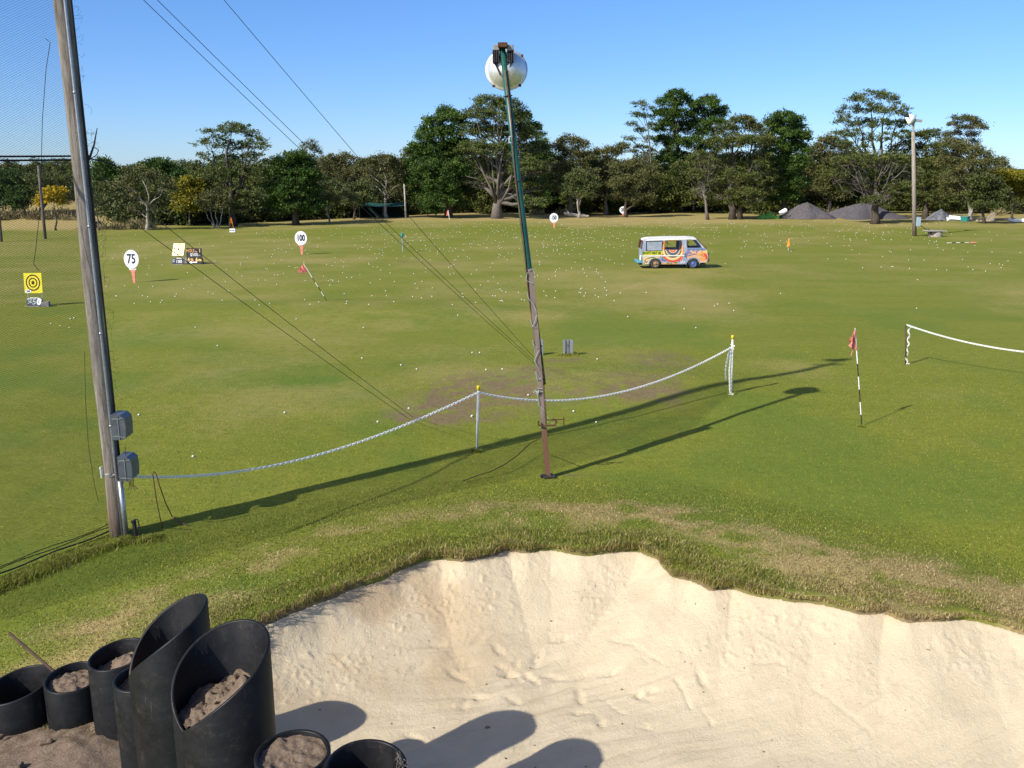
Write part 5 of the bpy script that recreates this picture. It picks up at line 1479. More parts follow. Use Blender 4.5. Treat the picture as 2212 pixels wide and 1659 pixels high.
# teal post and orange cone post
b = ground(870, 544); t = at_y(868, 503, b[1]); root = thing('marker_post', 'slim blue-green marker post with a wrapped bundle near its top', 'post', b)
mb = MB(); mb.tube([b, t], .03, 8); mb.build('stake', BLUEBOX, root); mb = MB(); q = b + (t - b) * .74; mb.tube([q, q + np.array([0, 0, .10]), q + np.array([.02, 0, .30]), q + np.array([0, 0, .38])], [.04, .10, .12, .05], 8); mb.build('bundle', TEAL, root, True)
b = ground(1703, 541); t = at_y(1704, 519, b[1]); root = thing('marker_cone', 'orange cone perched on a short post, right of the painted van', 'marker', b)
mb = MB(); q = b + (t - b) * .42; mb.tube([b, q], .05, 8); mb.build('stake', CONC, root); mb = MB(); mb.lathe([(.16, 0), (.16, .03), (.12, .035), (.05, .55), (.03, .62), (0.001, .62)], q, 16); mb.build('cone', OFLAG, root, True)

# guard-rail stubs on the old tee
def stub(label, bx, by, ty, wpx):
    b = ground(bx, by); t = at_y(bx, ty, b[1]); s = depth(b) / F_PX; w_ = wpx * s; h_ = t[2] - b[2]
    root = thing('steel_stub', label, 'post', b, 'upright corrugated steel stubs on the old tee')
    prof = [(-.5, .06), (-.46, .0), (-.30, .0), (-.20, .09), (-.04, .09), (0.02, .03), (.06, .09), (.22, .09), (.30, .0), (.46, .0), (.5, .06)]
    vs = []; n = len(prof)
    for y_ in (0, .008):
        for z_ in (-.05, h_):
            for x, y in prof: vs.append((b[0] + x * w_, b[1] - .10 + y * w_ * 2.2 + y_, b[2] + z_ + (.012 * math.sin(x * 9) if z_ > 0 else 0)))
    fs = []
    for i in range(n - 1):
        fs += [(i, i + 1, n + i + 1, n + i), (2 * n + i + 1, 2 * n + i, 3 * n + i, 3 * n + i + 1), (n + i, n + i + 1, 3 * n + i + 1, 3 * n + i)]
    fs += [(0, n, 3 * n, 2 * n), (2 * n - 1, n - 1, 3 * n - 1, 4 * n - 1)]
    mb = MB(); mb.add(vs, fs); mb.build('corrugated_sheet', GALV, root)
    mb = MB(); mb.box((b[0] - .02 * w_, b[1] - .10 + .075 * w_, b[2] + h_ * .62), (.016, .02, .07)); mb.build('slot', BLACKM, root)
stub('corrugated grey steel stub standing in full view on the old tee', 1227, 767, 733, 23)
stub('corrugated grey steel stub half hidden behind the leaning mast', 1164, 766, 732, 20)

# dark tap handle and cable loop by the timber pole
b = ground(294, 1158); root = thing('tap_post', 'short dark iron post with a handle at the foot of the timber pole', 'tap', b)
mb = MB(); mb.tube([b, b + np.array([-.01, 0, .22]), b + np.array([-.02, 0, .27])], [.032, .034, .045], 10); mb.build('pipe', BLACKM, root)
mb = MB(); o = b + np.array([-.02, -.01, .27]); mb.tube([o, o + np.array([.03, 0, .03]), o + np.array([.075, 0, .03]), o + np.array([.085, 0, -.02]), o + np.array([.09, 0, -.10]), o + np.array([.05, 0, -.13])], .012, 6); mb.build('handle', BLACKM, root)
mb = MB(); P = [ground(351, 1140)] + [at_y(x, y, PY - .1) for x, y in ((345, 1115), (338, 1080), (333, 1045), (330, 1024), (333, 1018), (338, 1026), (345, 1050))] + [at_y(357, 1085, PY + .1)] + [ground(x, y) + np.array([0, 0, .02]) for x, y in ((372, 1118), (392, 1133), (408, 1136))]
mb.tube(P, .009, 6); tag(mb.build('cable_loop', CABLE), 'loop of thin brown cable standing in the grass right of the timber pole', 'cable')

# ------------------------------------------------------------------ far light pole and well
b = ground(1976, 510); t = at_y(1972.5, 285, b[1]); root = thing('light_pole', 'tall pale timber pole with white floodlights at the far right', 'light pole', b)
mb = MB(); mb.tube([b - np.array([0, 0, .2]), b + (t - b) * .5, t], [.21, .19, .16], 12); mb.build('shaft', WOOD, root, True)
mb = MB(); t2 = at_y(1973, 262, b[1]); mb.tube([t - np.array([0, 0, .1]), t2], .11, 8); mb.box(t2 + np.array([.15, 0, .1]), (1.3, .3, .22), Matrix.Rotation(.12, 3, 'Y')); mb.tube([t2 + np.array([0, 0, .1]), t2 + np.array([.12, 0, .5])], .12, 6); mb.build('bracket', BALLAST, root)
for i, (dx_, dz_, ay) in enumerate(((-.35, .22, 250), (-.5, -.05, 240))):
    mb = MB(); Mx = Matrix.Rotation(R(ay), 3, 'Y') @ Matrix.Rotation(R(-20), 3, 'X')
    mb.lathe([(.06, -.42), (.25, -.34), (.42, -.14), (.5, .02), (.47, .02), (.05, -.06)], t2 + np.array([dx_, -.1 + .3 * i, dz_]), 20, Mx); mb.build('floodlight', SIGNW, root, True)
mb = MB(); c = at_y(1984, 479, b[1] - .2); mb.box(c, (.40, .25, .88), bev=.02); mb.build('switch_box', BLUEBOX, root)
mb = MB(); beam(mb, at_y(1978, 480, b[1] - .1), at_y(2012, 503, b[1] - .1), [(-.03, .03, -.03, .03)]); mb.build('stay_rod', BLACKM, root)
b = ground(2020, 511); root = thing('well', 'round concrete well with a flat slab lid beside the far light pole', 'well', b)
mb = MB(); mb.lathe([(.62, -.1), (.62, .48), (.60, .5), (.50, .5), (.48, -.1)], b, 24); mb.build('ring', CONC, root, True)
mb = MB(); mb.box(b + np.array([-.12, 0, .56]), (1.75, 1.4, .10), rotz(.1), bev=.02); mb.build('lid', CONC, root)
mb = MB(); mb.tube([b + np.array([-.75, -.1, 0]), b + np.array([-.78, -.1, .8])], .04, 6); mb.tube([b + np.array([-.9, -.3, .02]), b + np.array([-.55, -.32, .45])], .05, 6); mb.build('stake', DPOST, root)

# ------------------------------------------------------------------ yard junk, heaps and poles at the edge of the wood
def heap(label, cx, by, rx, topy, Y, m, name='gravel_heap', cat='heap', seed=1, group=None):
    c = at_y(cx, by, Y); s = depth(c) / F_PX; z0 = float(H0(c[0], Y)); h = at_y(cx, topy, Y)[2] - z0; rr_ = rx * s
    n = 40; V = []; F = []
    for i in range(15):
        q = i / 14
        for j in range(n):
            w_ = 2 * math.pi * j / n
            f = 1 + .34 * (vnoise(np.array(2 + 2 * math.cos(w_)), np.array(2 + 2 * math.sin(w_) + seed * 3), seed) - .5) * 2
            prof = .25 * (1 - q) + .75 * (1 - q * q) * (1 - .35 * q)
            rad = rr_ * q * f
            V.append((c[0] + rad * math.cos(w_), Y + rad * .8 * math.sin(w_), z0 - .05 + h * prof * (1 + .05 * math.sin(3 * w_)) + .34 * h * float(fbm(np.array(7 + 3.2 * q * math.cos(w_)), np.array(7 + 3.2 * q * math.sin(w_)), 4, seed) - .5) * (1 - q * .5)))
    for i in range(14):
        for j in range(n):
            a = i * n + j; b_ = i * n + (j + 1) % n; F.append((a, a + n, b_ + n, b_))
    mb = MB(); mb.add(V, F); return tag(mb.build(name, m, None, True), label, cat, group)
heap('smooth cone of dark grey gravel left of the twisted gravel-side shrub', 1742, 459, 52, 438, 124, GRAVEL, seed=1)
heap('long heap of dark grey gravel under the grey twiggy cypress', 1866, 459, 90, 437, 126, GRAVEL, seed=2)
heap('grey rubble heap covered with tarpaulin, right of the far light pole', 2032, 462, 32, 452, 122, TARP, 'rubble_heap', 'heap', 4)
def small(label, dx, dy, Y, name, cat, parts):
    b = at_y(dx, dy, Y); b[2] = float(H0(b[0], Y)); root = thing(name, label, cat, b)
    for nm, m, fn in parts:
        mb = MB(); fn(mb, b); mb.build(nm, m, root)
    return root
small('white plastic barrel lying left of the smooth gravel cone', 1692, 452, 123, 'barrel', 'barrel', [
    ('shell', SIGNW, lambda mb, b: mb.lathe([(.01, -.55), (.22, -.54), (.31, -.42), (.33, 0), (.31, .42), (.22, .54), (.01, .55)], b + np.array([0, 0, .95]), 16, Matrix.Rotation(R(60), 3, 'Y'))),
    ('cap', BALLAST, lambda mb, b: mb.lathe([(.01, .6), (.08, .6), (.08, .53)], b + np.array([0, 0, .95]), 12, Matrix.Rotation(R(60), 3, 'Y')))])
small('crumpled lime green sheet on the ground left of the white barrel', 1662, 454, 123, 'plastic_sheet', 'sheet', [
    ('sheet', LIME, lambda mb, b: mb.add([(b[0] + x * .35 + .1 * math.sin(y), b[1] + y * .4, b[2] + .25 + .5 * (1 - abs(x) / 4) + .25 * math.sin(x * 1.9 + y)) for y in range(3) for x in range(-4, 5)] + [(b[0] + x * .35, b[1] + y * .4, b[2]) for y in range(3) for x in range(-4, 5)],
        [(y * 9 + x, y * 9 + x + 1, y * 9 + x + 10, y * 9 + x + 9) for y in range(2) for x in range(8)] + [(x, 27 + x, 28 + x, x + 1) for x in range(8)]))])
small('pile of white boards leaning beside a teal bin', 2064, 462, 118, 'board_pile', 'boards', [
    ('board', SIGNW, lambda mb, b: [mb.box(b + np.array([.1 * i - .2, -.1 * i, .28 + .08 * i]), (1.75, .05, .5), Matrix.Rotation(.05 * i, 3, 'Y') @ Matrix.Rotation(-.4, 3, 'X')) for i in range(3)])])
small('teal open bin standing right of the white boards', 2086, 462, 117, 'bin', 'bin', [
    ('body', TEAL, lambda mb, b: mb.lathe([(.5, 0), (.62, .62), (.66, .64), (.66, .68), (.58, .68), (.46, .05), (.01, .05)], b, 8)), ('rim', BALLAST, lambda mb, b: mb.lathe([(.67, .62), (.69, .66), (.67, .69)], b, 8))])
small('broken slab of pale stone propped up at the right edge of the yard', 2142, 463, 118, 'stone_slab', 'slab', [
    ('slab', RUBBLE, lambda mb, b: mb.prism([(-.7, 0), (.35, 0), (.42, .95), (.2, 1.15), (-.1, .98), (-.45, .5)], [], lambda p: (b[0] + p[0], b[1] - .1, b[2] + p[1]), lambda p: (b[0] + p[0] * .95 + .1, b[1] + .35, b[2] + p[1] * .96))),
    ('chips', RUBBLE, lambda mb, b: [mb.box(b + np.array([-1 - .4 * i, -.2, .08]), (.35, .3, .16 + .05 * i), rotz(i)) for i in range(3)])])
small('white dinghy hull lying at the right edge of the yard', 2194, 464, 117, 'boat', 'boat', [
    ('hull', SIGNW, lambda mb, b: mb.prism([(-1.3, .5), (-1.0, .18), (-.4, .04), (.8, .02), (1.3, .12), (1.35, .42), (.9, .33), (-.5, .30)], [], lambda p: (b[0] + p[0], b[1] - .45, b[2] + p[1]), lambda p: (b[0] + p[0] * .98, b[1] + .45, b[2] + p[1]))),
    ('thwart', BALLAST, lambda mb, b: [mb.box(b + np.array([x, 0, .40]), (.15, 1.0, .06)) for x in (-.3, .5)])])
small('pale fallen log at the foot of the grey-green gums', 1245, 466, 128, 'fallen_log', 'log', [
    ('log', BARK_P, lambda mb, b: mb.tube([b + np.array([-1.7, .3, .55]), b + np.array([-.7, 0, .38]), b + np.array([.5, -.1, .25]), b + np.array([1.7, -.2, .18])], [.22, .26, .24, .16], 8)),
    ('branch_stub', BARK_P, lambda mb, b: mb.tube([b + np.array([-.9, 0, .4]), b + np.array([-1.3, -.1, .95]), b + np.array([-1.5, -.1, 1.2])], [.1, .06, .03], 6))])
def slab(label, pts):
    Pq = [ground(*p) for p in pts]; mb = MB(); n = len(Pq)
    mb.add([p + np.array([0, 0, .05]) for p in Pq] + [p - np.array([0, 0, .1]) for p in Pq], [tuple(range(n))] + [(i, (i + 1) % n, n + (i + 1) % n, n + i)[::-1] for i in range(n)])
    return tag(mb.build('concrete_slab', CONC), label, 'slab', 'pale concrete strips in the turf')
slab('pale concrete strip in the turf, longest of the strips right of the far light pole', [(2078, 480), (2098, 479), (2116, 474.5), (2104, 475)])
slab('short faint concrete strip just right of the far light pole', [(2046, 472.5), (2062, 472), (2070, 470), (2054, 470.5)])
slab('faint concrete strip above the longest strip', [(2118, 470.5), (2130, 470), (2142, 468), (2130, 468.3)])
# bare poles
def bare(label, bx, by, tx, ty, r, m, Y=None, group='bare poles along the edge of the wood'):
    b = ground(bx, by) if Y is None else at_y(bx, by, Y); b[2] = float(H0(b[0], b[1])) if Y else b[2]
    t = at_y(tx, ty, b[1]); root = thing('timber_pole', label, 'pole', b, group)
    mb = MB(); mb.tube([b - np.array([0, 0, .2]), b + (t - b) * .5, t], [r, r * .92, r * .8], 8); mb.build('shaft', m, root, True)
    mb = MB(); mb.tube([t, t + np.array([0, 0, .06])], r * .9, 8); mb.build('cap', BALLAST, root)
bare('slim pale bare pole in front of the gums, left of the 200 sign', 1318, 455, 1316.5, 363, .15, BARK_P)
bare('short pale bare pole at the corner of the dark net shelter', 877, 472, 873, 398, .13, BARK_P)
bare('dark pole seen through the safety net, in front of the yellow wattle', 98, 516, 83, 360, .14, BARK_G)
bare('short grey stub pole at the left edge, seen through the safety net', 3, 522, -3, 452, .13, BARK_G)
# dark net shelter
a0 = ground(770, 474); a1 = ground(876, 471)
root = thing('net_shelter', 'dark green shade-cloth shelter at the edge of the wood, under the brown gums', 'shelter', (a0 + a1) / 2)
ztop = at_y(830, 444, a1[1])[2]; z0 = (a0[2] + a1[2]) / 2
mb = MB(); yb = a1[1] + 4
mb.box(((a0[0] + a1[0]) / 2, yb, (ztop + z0) / 2), (a1[0] - a0[0], .06, ztop - z0))
mb.box((a0[0], yb - 2, (ztop + z0) / 2), (.06, 4, ztop - z0)); mb.build('netting', DNET, root)
mb = MB(); n = 10; vs = []
for j, (y, dz) in enumerate(((a1[1], 0), (yb, .35))):
    for i in range(n + 1): vs.append((a0[0] + (a1[0] - a0[0]) * i / n, y, ztop + dz - .22 * math.sin(math.pi * i / n)))
vs += [(v[0], v[1], v[2] + .03) for v in vs]
mb.add(vs, [(i, i + 1, n + 2 + i, n + 1 + i)[::-1] for i in range(n)] + [tuple(2 * n + 2 + q for q in (i, i + 1, n + 2 + i, n + 1 + i)) for i in range(n)] + [(i, i + 1, 2 * n + 3 + i, 2 * n + 2 + i) for i in range(n)]); mb.build('canopy', simple('green_canopy', (.012, .060, .050), (.02, .085, .07), 5, .8, .2), root)
mb = MB()
for x in (a0[0], (a0[0] + a1[0]) / 2):
    mb = MB(); mb.tube([(x, a1[1] + .1, z0 - .1), (x, a1[1] + .1, ztop)], .05, 6); mb.build('post', BARK_D, root)

# ------------------------------------------------------------------ golf balls
me = MB(); me.lathe([(.0005, -.026)] + [(.026 * math.cos(R(a)), .026 * math.sin(R(a))) for a in range(-60, 61, 30)] + [(.0005, .026)], (0, 0, 0), 10)
proto = me.build('golf_ball', BALLM, None, True); proto.data.name = 'golf_ball'
NEAR = [(152, 690), (160, 688), (150, 709), (422, 708), (470, 748), (679, 735), (785, 709), (782, 775), (900, 799), (866, 790), (883, 884), (816, 913), (615, 893), (417, 988), (300, 898), (1020, 900), (1019, 901), (989, 682),
        (1356, 685), (1503, 709), (1478, 668), (1585, 672), (1543, 662), (1340, 634), (1396, 633), (1575, 656), (1788, 560), (1982, 605), (1686, 635), (1980, 667), (1550, 658), (1290, 777), (1288, 914), (1239, 890), (1141, 855), (1085, 799), (1050, 800), (1020, 763), (1036, 763),
        (1086, 652), (1120, 633), (1200, 588), (1268, 597), (1265, 634), (1180, 640), (1064, 640), (740, 590), (760, 600), (800, 612), (835, 640), (640, 690), (560, 660), (480, 650), (350, 650), (250, 640), (230, 620), (110, 700), (130, 705)]
br = np.random.default_rng(21)
cand = []
while len(cand) < 960:
    q = br.uniform()
    if q < .42: x, y = br.uniform(860, 2060), 478 + abs(br.normal(0, 34))
    elif q < .58: x, y = br.normal(1260, 260), 505 + br.normal(0, 26)
    elif q < .74: x, y = br.uniform(560, 1300), 485 + abs(br.normal(0, 60))
    elif q < .96: x, y = br.uniform(200, 1350), br.uniform(500, 660)
    else: x, y = br.uniform(1850, 2212), br.uniform(500, 590)
    if y < 478 or y > 660 or x < 90 or x > 2230: continue
    if 1380 < x < 1535 and 510 < y < 590: continue
    cand.append((x, y))
cand = NEAR + sorted(cand, key=lambda p: -p[1])
solo = cand[:298]; rest = cand[298:]
first = True
for (x, y) in solo:
    p = ground(x, y); p[2] = float(H0(p[0], p[1])) + .024
    o = proto if first else proto.copy()
    if not first: COL.objects.link(o)
    first = False
    o.location = p; o.rotation_euler = (br.uniform(0, 6), br.uniform(0, 6), 0)
    s = 1.0 + .12 * sstep(25, 80, p[1]); o.scale = (s, s, s)
    tag(o, 'white golf ball lying loose on the mown range grass', 'golf ball', 'golf balls scattered over the range')
bv = np.array([v.co[:] for v in proto.data.vertices]); bf = [tuple(p.vertices) for p in proto.data.polygons]
mb = MB()
for (x, y) in rest:
    p = ground(x, y); p[2] = float(H0(p[0], p[1])) + .03
    mb.add(bv * 1.15 + p, bf)
o = mb.build('golf_balls', BALLM); tag(o, kind='stuff')
# ------------------------------------------------------------------ black pipe planters
def soil_disc(mb, cx, cy, r, z, amp, seed, tilt=(0, 0), peak=None):
    n, m = 64, 26; V = [(cx, cy, 0)]
    pts = [(0.0, 0.0)]
    for i in range(1, m + 1):
        for j in range(n):
            w_ = 2 * math.pi * j / n; q = r * i / m; pts.append((q * math.cos(w_), q * math.sin(w_)))
    P = np.array(pts)
    amp = amp * 1.7
    zz = z + amp * (fbm(P[:, 0] * 5 + seed, P[:, 1] * 5, 4, seed) - .5) * 2 + .7 * amp * (fbm(P[:, 0] * 22, P[:, 1] * 22 + seed, 3, seed + 3) - .5) * 2 + tilt[0] * P[:, 0] + tilt[1] * P[:, 1]
    if peak:
        for (px_, py_, h, w_) in peak: zz = zz + h * np.exp(-((P[:, 0] - px_) ** 2 + (P[:, 1] - py_) ** 2) / w_ ** 2)
    V = [(cx + a, cy + b, c) for (a, b), c in zip(P, zz)]
    F = [(0, 1 + j, 1 + (j + 1) % n) for j in range(n)]
    for i in range(m - 1):
        for j in range(n):
            a = 1 + i * n + j; b = 1 + i * n + (j + 1) % n; F.append((a, a + n, b + n, b))
    return mb.add(V, F)

def pipe(label, cx, cy, r, zbase, zrim, soil=None, th=.028, extra=None):
    """zrim: function of the angle (0 = +X, counter-clockwise) giving the height of the cut rim"""
    root = thing('pipe_planter', label, 'pipe', (cx, cy, zbase), 'upright black plastic pipes')
    n = 72; V = []; F = []
    rows = [(r, 'b'), (r, 't-'), (r - .006, 't'), (r - th + .006, 't'), (r - th, 't-'), (r - th, 'b')]
    for q, (rad, kd) in enumerate(rows):
        for j in range(n):
            w_ = 2 * math.pi * j / n; zt = zrim(w_)
            z = zbase if kd == 'b' else (zt - .008 if kd == 't-' else zt)
            V.append((cx + rad * math.cos(w_), cy + rad * math.sin(w_), z))
    for q in range(len(rows) - 1):
        for j in range(n):
            a = q * n + j; b = q * n + (j + 1) % n; F.append((a, b, b + n, a + n))
    mb = MB(); mb.add(V, F); o = mb.build('pipe', PIPEM, root, True)
    if soil:
        z, amp, seed, tilt, peak = soil
        mb = MB(); soil_disc(mb, cx, cy, r - th - .002, z, amp, seed, tilt, peak); mb.build('soil', SOILM, root, True)
    if extra: extra(root)
    return root
def flat(z, tx=0, ty=0): return lambda w_: z + tx * math.cos(w_) + ty * math.sin(w_)
def mitre(zl, zh, a0, p=1.0):
    def f(w_):
        d = abs((w_ - a0 + math.pi) % (2 * math.pi) - math.pi) / math.pi
        return zl + (zh - zl) * math.sin(d * math.pi / 2) ** p
    return f
P1 = at_t(38, 1478, 9.25); P2 = at_t(158, 1462, 9.15); P3 = at_t(256, 1412, 8.85)
pipe('empty black pipe at the left edge with a dark rod leaning out of it', P1[0], P1[1], .33, -.15, flat(P1[2], .05, .03), (P1[2] - .55, .03, 3, (0, 0), None))
pipe('short black pipe filled with brown soil, second from the left', P2[0], P2[1], .275, -.1, flat(P2[2], .0, .02), (P2[2] - .07, .025, 5, (.02, 0), [(-.05, .05, .03, .12)]))
pipe('black pipe with soil heaped on one side, third from the left', P3[0], P3[1], .285, -.6, flat(P3[2], .03, .02), (P3[2] - .13, .03, 7, (.18, .0), [(.1, 0, .10, .12)]))
P4 = at_t(308, 1462, 8.05)
pipe('narrow black pipe wedged behind the two slant-cut pipes', P4[0], P4[1], .25, -.6, flat(P4[2], .0, .0), (P4[2] - .08, .02, 9, (0, 0), None))
P5 = at_t(366, 1400, 7.78)
pipe('tall slant-cut black pipe, rear one of the two', P5[0], P5[1], .345, -.7, mitre(1.60, 2.23, R(200), 1.0), (1.66, .03, 11, (.25, .02), [(.15, -.05, .16, .14)]))
P6 = at_t(478, 1450, 7.08)
def scuff(root):
    c = at_y(478, 1527, P6[1] - .391)
    mb = MB()
    for i, (x, z, w_, h_) in enumerate(((0, 0, .05, .012), (.03, .012, .03, .012), (-.02, -.012, .03, .010))):
        mb.box(c + np.array([x, 0, z]), (w_, .01, h_), rotz(.15))
    mb.build('label_scrap', SIGNW, root)
pipe('tall slant-cut black pipe half full of crumbly soil, front one of the two', P6[0], P6[1], .385, -.7, mitre(1.68, 2.27, R(236), 1.0), (1.76, .045, 13, (.26, -.02), [(.17, -.02, .16, .10), (.02, -.2, .06, .1), (.25, .12, .06, .1)]))
P7 = at_t(632, 1625, 6.6); P8 = at_t(790, 1655, 6.2)
pipe('black pipe brim-full of grey-brown soil at the bottom edge', P7[0], P7[1], .275, -.6, flat(P7[2], 0, .01), (P7[2] - .03, .02, 17, (0, 0), [(-.14, .14, .03, .05)]))
def roots(root):
    mb = MB(); q = np.random.default_rng(4); c = at_t(862, 1632, 6.2)
    for i in range(9): mb.tube([c + q.normal(0, .02, 3), c + q.normal(0, .03, 3) + np.array([0, 0, -.03]), c + q.normal(0, .03, 3) + np.array([0, 0, -.08])], .0022, 4)
    mb.build('dry_roots', TWIG, root)
pipe('empty black pipe with soil-crusted rim at the bottom edge, rightmost of the pipes', P8[0], P8[1], .285, -.6, flat(P8[2], -.01, .02), (P8[2] - .6, .03, 19, (0, 0), None), extra=roots)
mb = MB(); mb.tube([at_t(20, 1368, 9.55), at_t(116, 1450, 9.3)], .015, 6); tag(mb.build('rod', DPOST), 'thin dark rod leaning on the rim of the leftmost pipe', 'rod')
# soil on the ground round the pipes
x0, x1, y0, y1 = -7.2, -2.4, 5.0, 8.9
xs = np.arange(x0, x1, .03); ys = np.arange(y0, y1, .03); X, Y_ = np.meshgrid(xs, ys)
edge = 1 - sstep(.55, 1.0, np.hypot((X + 4.9) / 2.4, (Y_ - 7.15) / 1.75) + .25 * (fbm(X * 2, Y_ * 2, 3, 5) - .5))
Zg = H0(X, Y_) - .10 + edge * (.17 + .16 * (fbm(X * 2.2, Y_ * 2.2, 4, 6) - .5)) + .05 * edge * (fbm(X * 11, Y_ * 11, 3, 7) - .5) + .12 * edge * np.exp(-((X + 4.2) ** 2 + (Y_ - 7.6) ** 2) / .15)
n_y, n_x = X.shape; idx = np.arange(n_y * n_x).reshape(n_y, n_x)
Fq = np.stack([idx[:-1, :-1], idx[:-1, 1:], idx[1:, 1:], idx[1:, :-1]], -1).reshape(-1, 4)
kp = (edge > .02).ravel(); Fq = Fq[kp[Fq].all(1)]; us = np.unique(Fq); rm = np.zeros(n_y * n_x, int); rm[us] = np.arange(len(us))
so2 = link_mesh('soil_heap', fast_mesh('soil_heap', np.stack([X, Y_, Zg], -1).reshape(-1, 3)[us], rm[Fq]), SOILM, smooth=True)
tag(so2, 'loose brown soil heaped on the ground round the leftmost pipes', 'soil')
mb = MB(); fr = np.random.default_rng(12)
for i in range(7):
    c = np.array([fr.uniform(-5.3, -4.3), fr.uniform(7.3, 7.9), 0]); c[2] = float(H0(c[0], c[1])) + .16
    mb.box(c, (fr.uniform(.05, .14), fr.uniform(.04, .10), .05), Matrix.Rotation(fr.uniform(0, 3), 3, 'Z') @ Matrix.Rotation(fr.uniform(-.5, .5), 3, 'X'), bev=.012)
tag(mb.build('clods', SOILM), kind='stuff')

# ------------------------------------------------------------------ painted van
VB = ground(1452, 577.5)
vs_ = depth(VB) / F_PX
VYAW = -0.02
van = thing('van', 'old van with a hand-painted psychedelic mural, parked out on the range', 'van', VB)
KX = .00373 * vs_ / (depth(VB) / F_PX)
MV = Matrix.Translation(Vector([float(q) for q in VB])) @ Matrix.Rotation(VYAW, 4, 'Z')
def vx(cx): return (cx - 1088) * .00373
def vz(cy): return (848 - cy) * .00373
def half(z):
    """half width of the body at height z"""
    return .80 + .02 * min(1, z / .8) - .12 * max(0, (z - .95) / .95) ** 1.15
def vp(x, z, d=0.0, side=-1): return tuple(MV @ Vector((x, side * (half(z) + d), z)))
BODYW = simple('van_pale_blue', (.19, .25, .36), (.32, .36, .42), 3, .45, .4)
PAINT = {}
def paint(n, c, c2=None):
    c = tuple(q * .62 for q in c); c2 = tuple(q * .62 for q in c2) if c2 else None
    if n not in PAINT: PAINT[n] = simple('van_' + n, c, c2 or tuple(q * .8 for q in c), 5, .55, .35, lo=.3, hi=.7)
    return PAINT[n]
WHT = paint('cream_white', (1.1, 1.1, 1.02), (.95, .97, .94)); YEL = paint('yellow', (1.0, .84, .03), (.85, .78, .06)); BLU = paint('blue', (.10, .17, .42), (.22, .32, .55)); LBL = paint('pale_blue', (.30, .44, .70), (.55, .66, .80))
ORA = paint('orange', (1.0, .40, .08), (1.0, .52, .18)); RED = paint('red', (.95, .09, .03), (.85, .12, .05)); MAR = paint('maroon', (.14, .035, .025), (.09, .03, .02)); CRM = paint('cream', (1.0, .84, .46), (.95, .74, .34))
SLA = paint('slate', (.09, .13, .20), (.14, .18, .26)); GRN = paint('green', (.08, .22, .03), (.12, .28, .05)); PUR = paint('violet', (.22, .20, .42), (.32, .30, .52)); SAL = paint('salmon', (1.0, .52, .24), (.95, .60, .34)); BRN = paint('red_brown', (.20, .07, .045), (.15, .05, .035))
DARK = paint('dark_interior', (.035, .033, .032), (.05, .048, .045)); TEALB = paint('sky_blue_bumper', (.10, .36, .48), (.16, .46, .58))
TYRE = simple('tyre_rubber', (.030, .029, .028), (.060, .057, .052), 12, .85, .2)
RIMC = paint('tan_rim', (.42, .28, .13), (.50, .36, .20)); RIMB = paint('blue_rim', (.10, .18, .48), (.16, .26, .58))
PLAST = simple('fogged_window', (.30, .33, .37), (.20, .23, .27), 2.5, .35, .5)
# side outline with wheel arches, corner order along the bottom from rear to front
def arc(cx, cy, r, n=10):
    return [(vx(cx) - r * math.cos(math.pi * i / n), vz(cy) + r * math.sin(math.pi * i / n)) for i in range(n + 1)]
zs = vz(785)
ar_r = arc(768, 775, .385); ar_f = arc(1405, 775, .385)
def clampz(P): return [(x, max(z, zs)) for x, z in P]
side = [(vx(552), vz(782))] + clampz(ar_r) + clampz(ar_f) + [(vx(1520), vz(752)), (vx(1632), vz(745)), (vx(1648), vz(700)), (vx(1652), vz(640)), (vx(1640), vz(570)), (vx(1608), vz(505)), (vx(1455), vz(352)), (vx(1425), vz(340)), (vx(1300), vz(332)), (vx(900), vz(337)), (vx(640), vz(345)), (vx(575), vz(358)), (vx(545), vz(385)), (vx(530), vz(520)), (vx(535), vz(640)), (vx(545), vz(700))]
W1 = [(vx(608), vz(545)), (vx(868), vz(540)), (vx(868), vz(388)), (vx(608), vz(392))]
W2 = [(vx(922), vz(520)), (vx(1170), vz(520)), (vx(1170), vz(384)), (vx(1150), vz(380)), (vx(940), vz(384)), (vx(922), vz(395))]
W3 = [(vx(1300), vz(492)), (vx(1528), vz(490)), (vx(1510), vz(455)), (vx(1432), vz(372)), (vx(1300), vz(368))]
root = van
mb = MB()
for sd_ in (-1, 1):
    mb.prism(side, [W1, W2, W3], lambda p: vp(p[0], p[1], 0, sd_), lambda p: vp(p[0], p[1], -.045, sd_))
# roof, front, back and floor skins between the two sides
def skin(mb, pts, n=6, drop=0.0, mi=0):
    V = []; F = []
    for (x, z, bul, bz) in pts:
        for j in range(n + 1):
            q = -1 + 2 * j / n; h = half(z) - .002
            V.append(tuple(MV @ Vector((x + bul * (1 - q * q), q * h, z + bz * (1 - q * q)))))
    for i in range(len(pts) - 1):
        for j in range(n):
            a = i * (n + 1) + j; F.append((a, a + 1, a + n + 2, a + n + 1))
    mb.add(V, F, mi)
skin(mb, [(vx(545), vz(385), -.03, 0), (vx(575), vz(358), -.02, .02), (vx(640), vz(345), 0, .05), (vx(900), vz(337), 0, .06), (vx(1300), vz(332), 0, .06), (vx(1425), vz(340), .02, .05), (vx(1455), vz(352), .04, .02)], mi=1)
skin(mb, [(vx(1608), vz(505), .10, 0), (vx(1640), vz(570), .10, 0), (vx(1652), vz(640), .10, 0), (vx(1648), vz(700), .09, 0), (vx(1632), vz(745), .08, 0)])
skin(mb, [(vx(530), vz(520), -.04, 0), (vx(535), vz(640), -.04, 0), (vx(545), vz(700), -.04, 0), (vx(552), vz(782), -.04, 0)])
mb.build('body', [BODYW, WHT], van, True)
for p in van.children[0].data.polygons: p.use_smooth = False
mb = MB()   # floor pan, wheel wells and seats
